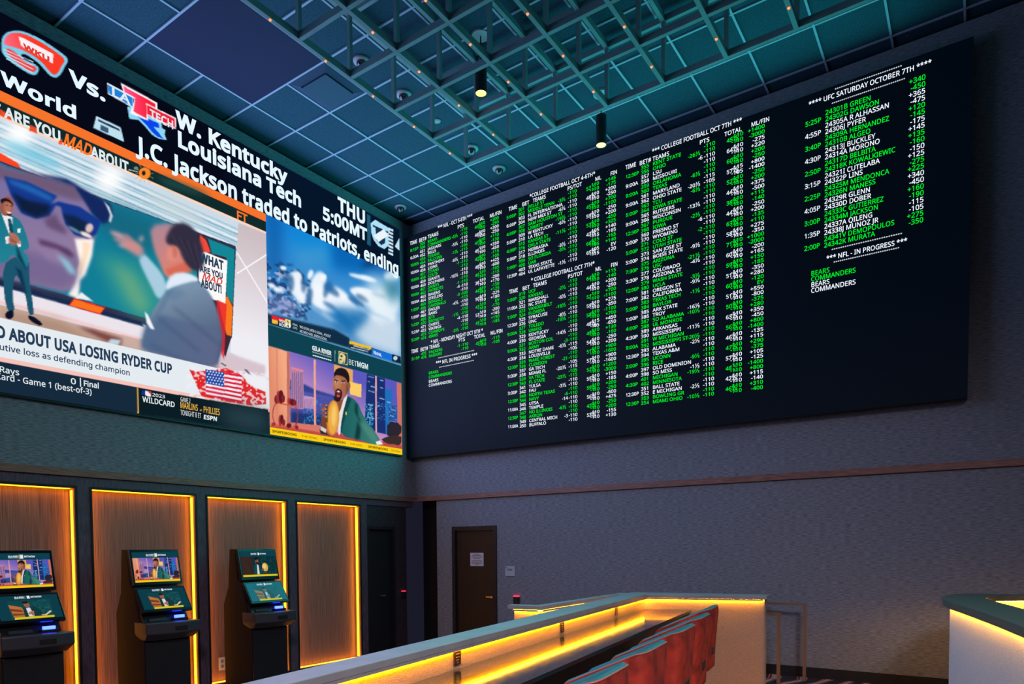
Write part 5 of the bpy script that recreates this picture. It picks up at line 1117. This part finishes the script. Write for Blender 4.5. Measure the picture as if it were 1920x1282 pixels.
# fight card
S4 = sec(); W4, G4 = S4
F = '''5:25P|24301B GREEN|+340|24302G DAWSON|-450
4:55P|24305A R ALHASSAN|+365|24306J PYFER|-475
3:40P|24309A HERNANDEZ|+120|24310B ALGEO|-145
4:30P|24313J BUCKLEY|-175|24314A MORONO|+145
2:50P|24317D BELBITA|+135|24318K KOWALKIEWIC|-160
3:15P|24321I CUTELABA|-150|24322P LINS|+125
2:25P|24325M MENDONCA|-275|24326N MANESS|+225
4:05P|24329R GLENN|+340|24330D DOBER|-450
3:00P|24333C GUTIERREZ|+160|24334M JACKSON|-190
1:35P|24337A QILENG|-115|24338J MUNOZ JR|-105
2:00P|24341V DEMOPOULOS|+275|24342K MURATA|-350'''
pf = 0.0752; wu = wfit('24318K KOWALKIEWIC', 1546.6, 322, 1679.8, 286)
for i, r in enumerate(games(F)):
    Lx = G4 if i % 2 == 0 else W4; za, zb = 6.900-2*i*pf, 6.900-(2*i+1)*pf
    Lx.put(r[0], colx(1509.6, 260), zb+0.015, 0.056, wfac=wu, off=0.010)
    Lx.put(r[1], 6.900, za, 0.056, wfac=wu, off=0.010); Lx.put(r[3], 6.900, zb, 0.056, wfac=wu, off=0.010)
    Lx.put(r[2], colx(1735, 200), za+0.03, 0.056, wfac=wu*1.02, align='r', off=0.010); Lx.put(r[4], colx(1735, 200), zb+0.03, 0.056, wfac=wu*1.02, align='r', off=0.010)
stars(W4, 1565, 167.5, 1691.5, 31, 4.0); hd(W4, [('**** UFC SATURDAY OCTOBER 7TH ****', 1516, 200.5, 1747)], 8.8); stars(W4, 1559, 194.3, 1697.5, 36, 4.0)
stars(W4, 1558.8, 468, 1692, 31, 4.0); hd(W4, [('*** NFL - IN PROGRESS ***', 1549.4, 489, 1701.5)], 8.6); stars(W4, 1562.6, 491.5, 1686.5, 31, 4.0)
for n_, Lx, yy in [('BEARS', G4, 517.5), ('COMMANDERS', G4, 528.2), ('BEARS', W4, 538.8), ('COMMANDERS', W4, 549.5)]: Lx.put(n_, PR.px(1520.5, yy)[0], PR.px(1520.5, yy)[1], 0.056, wfac=wu, off=0.010)
finish(S4, 'fight_card_list')

# ------------------------------------------------------------------ betting kiosks
M_kbody = mat('kiosk_black', (0.014, 0.013, 0.016), 0.32); M_kside = mat('kiosk_side', (0.022, 0.014, 0.013), 0.7, spec=0.2); M_reader = mat('blue_reader_light', (0.2, 0.3, 1), 0.4, emit=(0.018, 0.035, 1.0), estr=16.0)
M_bezel = mat('gloss_bezel', (0.01, 0.01, 0.012), 0.2); M_tray = mat('kiosk_tray', (0.05, 0.045, 0.055), 0.35)
KP = picture_mat('kiosk_picture', 0.9)
def small_promo(kind):
    c = Canvas(0, 1.6, 0, 0.9, 150, 84, lambda x, y: np.array([x, y]), (14, 66, 80))
    if kind == 'promo':
        ai = np.clip((np.linspace(0, 1, 84)*(PROMO.nh-1)), 0, PROMO.nh-1).astype(int); bi = np.clip((np.linspace(0, 1, 150)*(PROMO.nw-1)), 0, PROMO.nw-1).astype(int)
        c.A = PROMO.A[ai][:, bi].copy()
    else:
        if kind == 'trophy':
            c.poly([(0, 0), (1.6, 0), (1.6, .72), (0, .72)], (12, 50, 56)); c.poly([(0, .08), (.5, .08), (.5, .72), (0, .72)], (62, 44, 40))
            for k in range(7): c.poly([(.03+k*.07, .08), (.045+k*.07, .08), (.045+k*.07, .72), (.03+k*.07, .72)], (30, 20, 20))
            c.mottle([(.9, .1), (1.6, .1), (1.6, .7), (.9, .7)], (25, 80, 86), (30, 20), .6, .6, 4, .2)
            c.poly([(.52, .08), (.52, .30), (.58, .44), (.70, .46), (.84, .38), (.90, .20), (.88, .08)], (20, 72, 78)); c.poly([(.66, .10), (.70, .44), (.76, .42), (.76, .1)], (225, 225, 225)); c.ell(.71, .56, .085, .12, 0, (120, 76, 60)); c.ell(.71, .64, .085, .055, 0, (24, 20, 24)); c.ell(.72, .49, .055, .035, 0, (30, 20, 22)); c.ell(.74, .57, .03, .05, 0, (160, 105, 82), blur=1)
            c.ell(1.06, .34, .14, .15, 0, (215, 175, 80)); c.ell(1.03, .37, .08, .09, 0, (245, 215, 130), blur=2); c.poly([(.98, .12), (1.14, .12), (1.10, .20), (1.02, .20)], (95, 50, 40)); c.ell(.93, .26, .06, .03, 20, (120, 76, 60))
        else:
            c.poly([(0, 0), (1.6, 0), (1.6, .9), (0, .9)], (16, 84, 98) if kind == 'pale' else (14, 62, 74))
            c.poly([(.28, .02), (1.36, .02), (1.36, .72), (.28, .72)], (18, 72, 78)); c.mottle([(.9, .2), (1.36, .2), (1.36, .72), (.9, .72)], (45, 110, 112), (36, 20), .62, .5, 9, .2)
            c.poly([(.28, .58), (.60, .46), (.66, .10), (.34, .10)], (190, 115, 60)); c.poly([(.28, .44), (.58, .36), (.60, .28), (.30, .34)], (120, 60, 35)); c.poly([(.30, .25), (.62, .22), (.62, .16), (.32, .16)], (130, 66, 40))
            c.poly([(.62, .08), (.62, .34), (.70, .44), (.92, .46), (1.04, .34), (1.12, .16), (1.06, .08)], (22, 58, 62)); c.poly([(.72, .10), (.70, .42), (.80, .44), (.86, .1)], (225, 225, 225)); c.ell(.74, .55, .075, .11, 6, (150, 96, 74)); c.ell(.72, .64, .08, .05, 0, (35, 28, 30)); c.ell(.80, .24, .09, .05, 35, (190, 125, 100)); c.ell(.83, .19, .04, .07, 10, (170, 108, 86)); c.ell(1.10, .13, .06, .03, 0, (200, 140, 115)); c.poly([(1.12, .12), (1.30, .28), (1.34, .24), (1.16, .10)], (225, 205, 180))
            c.poly([(.34, .015), (1.36, .015), (1.38, .085), (.36, .085)], (225, 200, 30))
            if kind == 'pale': c.A = c.A*0.62+np.array([60, 165, 180])*0.38
    return c
def kiosk(yc, label, kinds):
    t = thing('betting_kiosk', label, 'kiosk', (0.45, yc, LOW), 'betting kiosks in front of the lit panels')
    hw = 0.30; y0, y1 = yc-hw, yc+hw
    # carcass: one side profile (x, z) extruded across
    prof = [(0.10, LOW), (0.66, LOW), (0.70, 0.10), (0.70, 0.68), (0.60, 0.90), (0.50, 1.24), (0.42, 1.29), (0.36, 1.70), (0.26, 1.70), (0.22, 1.20), (0.10, 0.95)]
    MB().profile(prof, 'y', y0+0.02, y1-0.02).build('body', M_kside, t, recalc=True)
    # lower cabinet front
    MB().box(0.701, y0+0.03, LOW+0.03, 0.725, y1-0.03, 0.64).build('cabinet_door', M_kbody, t, bevel=0.006)
    # rounded shelf with bulging front
    sh = MB(); pts = [(0.52, y0+0.01)]
    for k in range(13):
        a = -1+2*k/12; pts.append((0.86+0.055*(1-a*a), yc+a*(hw+0.03)))
    pts.append((0.52, y1-0.01)); pr2 = [(p_[0]-0.10 if p_[0] > 0.7 else p_[0], p_[1]*0.9+yc*0.1) for p_ in pts]
    n = len(pts); zt2, zm2, zb2 = 0.865, 0.74, 0.66
    sh.add([(*p_, zt2) for p_ in pts]+[(*p_, zm2) for p_ in pts]+[(*p_, zb2) for p_ in pr2], [tuple(range(n)), tuple(range(3*n-1, 2*n-1, -1))]+[(i, n+i, n+(i+1) % n, (i+1) % n) for i in range(n)]+[(n+i, 2*n+i, 2*n+(i+1) % n, n+(i+1) % n) for i in range(n)])
    sh.build('shelf', M_tray, t, recalc=True, bevel=0.012)
    MB().box(0.906, yc-0.02, 0.765, 0.918, yc+0.13, 0.815).build('coin_slot', M_kbody, t)
    # console slope with ticket slot
    cs = MB().profile([(0.70, 0.866), (0.62, 0.985), (0.58, 0.985), (0.58, 0.866)], 'y', y0+0.03, y1-0.03); cs.build('console', M_kbody, t, recalc=True)
    MB().profile([(0.712, 0.872), (0.705, 0.905), (0.69, 0.905), (0.69, 0.872)], 'y', yc-0.21, yc+0.0).build('ticket_slot', M_tray, t, recalc=True)
    MB().box(0.70, yc+0.09, 0.895, 0.735, yc+0.20, 0.925).build('reader_light', M_reader, t)
    MB().box(0.69, yc+0.06, 0.867, 0.76, yc+0.23, 0.893).build('card_slot', M_kbody, t)
    MB().add([(0.80, yc+0.02, 0.868), (0.84, yc+0.10, 0.868), (0.835, yc+0.11, 0.868), (0.795, yc+0.03, 0.868)], [(0, 1, 2, 3)]).build('tray_mark', M_domebase, t)
    # two monitors: (bottom point, top point) in (x, z)
    for nm, (bx, bz), (tx_, tz), kd, bd in (('upper_screen', (0.545, 1.285), (0.455, 1.70), kinds[0], 0.028), ('lower_screen', (0.745, 0.985), (0.565, 1.262), kinds[1], 0.022)):
        V_ = np.array([tx_-bx, 0, tz-bz]); hgt = np.linalg.norm(V_); V_ /= hgt; N2 = np.cross([0, 1, 0], V_)
        pl = Plane((bx, y0+0.0, bz), (0, 1, 0), V_)
        if N2[0] < 0: N2 = -N2
        c8 = []
        for e in (-0.05, 0.0):
            for a, b in ((0, 0), (2*hw, 0), (2*hw, hgt), (0, hgt)): c8.append(pl.at(a, b, e))
        fr = MB().add(c8, [(3, 2, 1, 0), (4, 5, 6, 7), (0, 1, 5, 4), (1, 2, 6, 5), (2, 3, 7, 6), (3, 0, 4, 7)]).build(nm, M_bezel, t, recalc=True, bevel=0.006)
        cv = small_promo(kd)
        kx, ky = (2*hw-2*bd)/1.6, (hgt-2*bd-0.012)/0.9
        if kd == 'promo':
            conv3 = lambda q, pl=pl, kx=kx, ky=ky: pl.P(np.c_[bd+q[:, 0]*kx, bd+0.008+q[:, 1]*ky], 0.004)
        else:
            conv3 = lambda q, pl=pl, kx=kx, ky=ky: pl.P(np.c_[bd+q[:, 0]*kx, bd+0.008+q[:, 1]*ky], 0.004)
        pic = cv.build('screen_picture', conv3, KP, t)
        pic.parent = fr; pic.matrix_parent_inverse = Matrix.Identity(4)
        tx2 = Letters(pl)
        xx = lambda f_: bd+f_*(2*hw-2*bd)
        zt3 = bd+0.008+(0.9*ky)*(0.885 if nm == 'upper_screen' else 0.90)
        tx2.put('GILA RIVER', xx(0.30), zt3, 0.016, width=0.085, off=0.04, e=0.006); tx2.put('RESORTS & CASINOS', xx(0.30), zt3-0.009, 0.005, width=0.085, e=0.006); tx2.put('BETMGM', xx(0.56), zt3-0.002, 0.017, width=0.10, off=0.03, e=0.006)
        tx2.rect(xx(0.468), zt3-0.012, xx(0.471), zt3+0.02, 0.006)
        tx2.rect(xx(0.50), zt3-0.012, xx(0.545), zt3+0.022, 0.006)
        lt2 = tx2.build('screen_text', WHd, fr); lt2.matrix_parent_inverse = Matrix.Identity(4)
        if kd in ('pale', 'trophy', 'papers'):
            s3 = Letters(pl); a0, a1 = (0.0, 1.0) if kd == 'trophy' else (0.22, 0.85)
            s3.rect(xx(a0), bd+0.008+0.01, xx(a1), bd+0.008+0.9*ky*0.10, 0.0055); o3 = s3.build('screen_banner', glow_mat('banner_yellow', (225, 205, 30), 0.9, False), fr); o3.matrix_parent_inverse = Matrix.Identity(4)
    MB().box(0.44, yc+0.10, 1.701, 0.47, yc+0.22, 1.708).build('top_sensor', M_domebase, t)
    return t
kiosk(-6.49, 'black betting kiosk at the left edge of the picture, partly cut off', ('promo', 'papers'))
kiosk(-5.09, 'black betting kiosk in the middle before the second lit panel', ('promo', 'papers'))
kiosk(-3.67, 'rightmost black betting kiosk, its upper screen showing a golden ball', ('trophy', 'pale'))
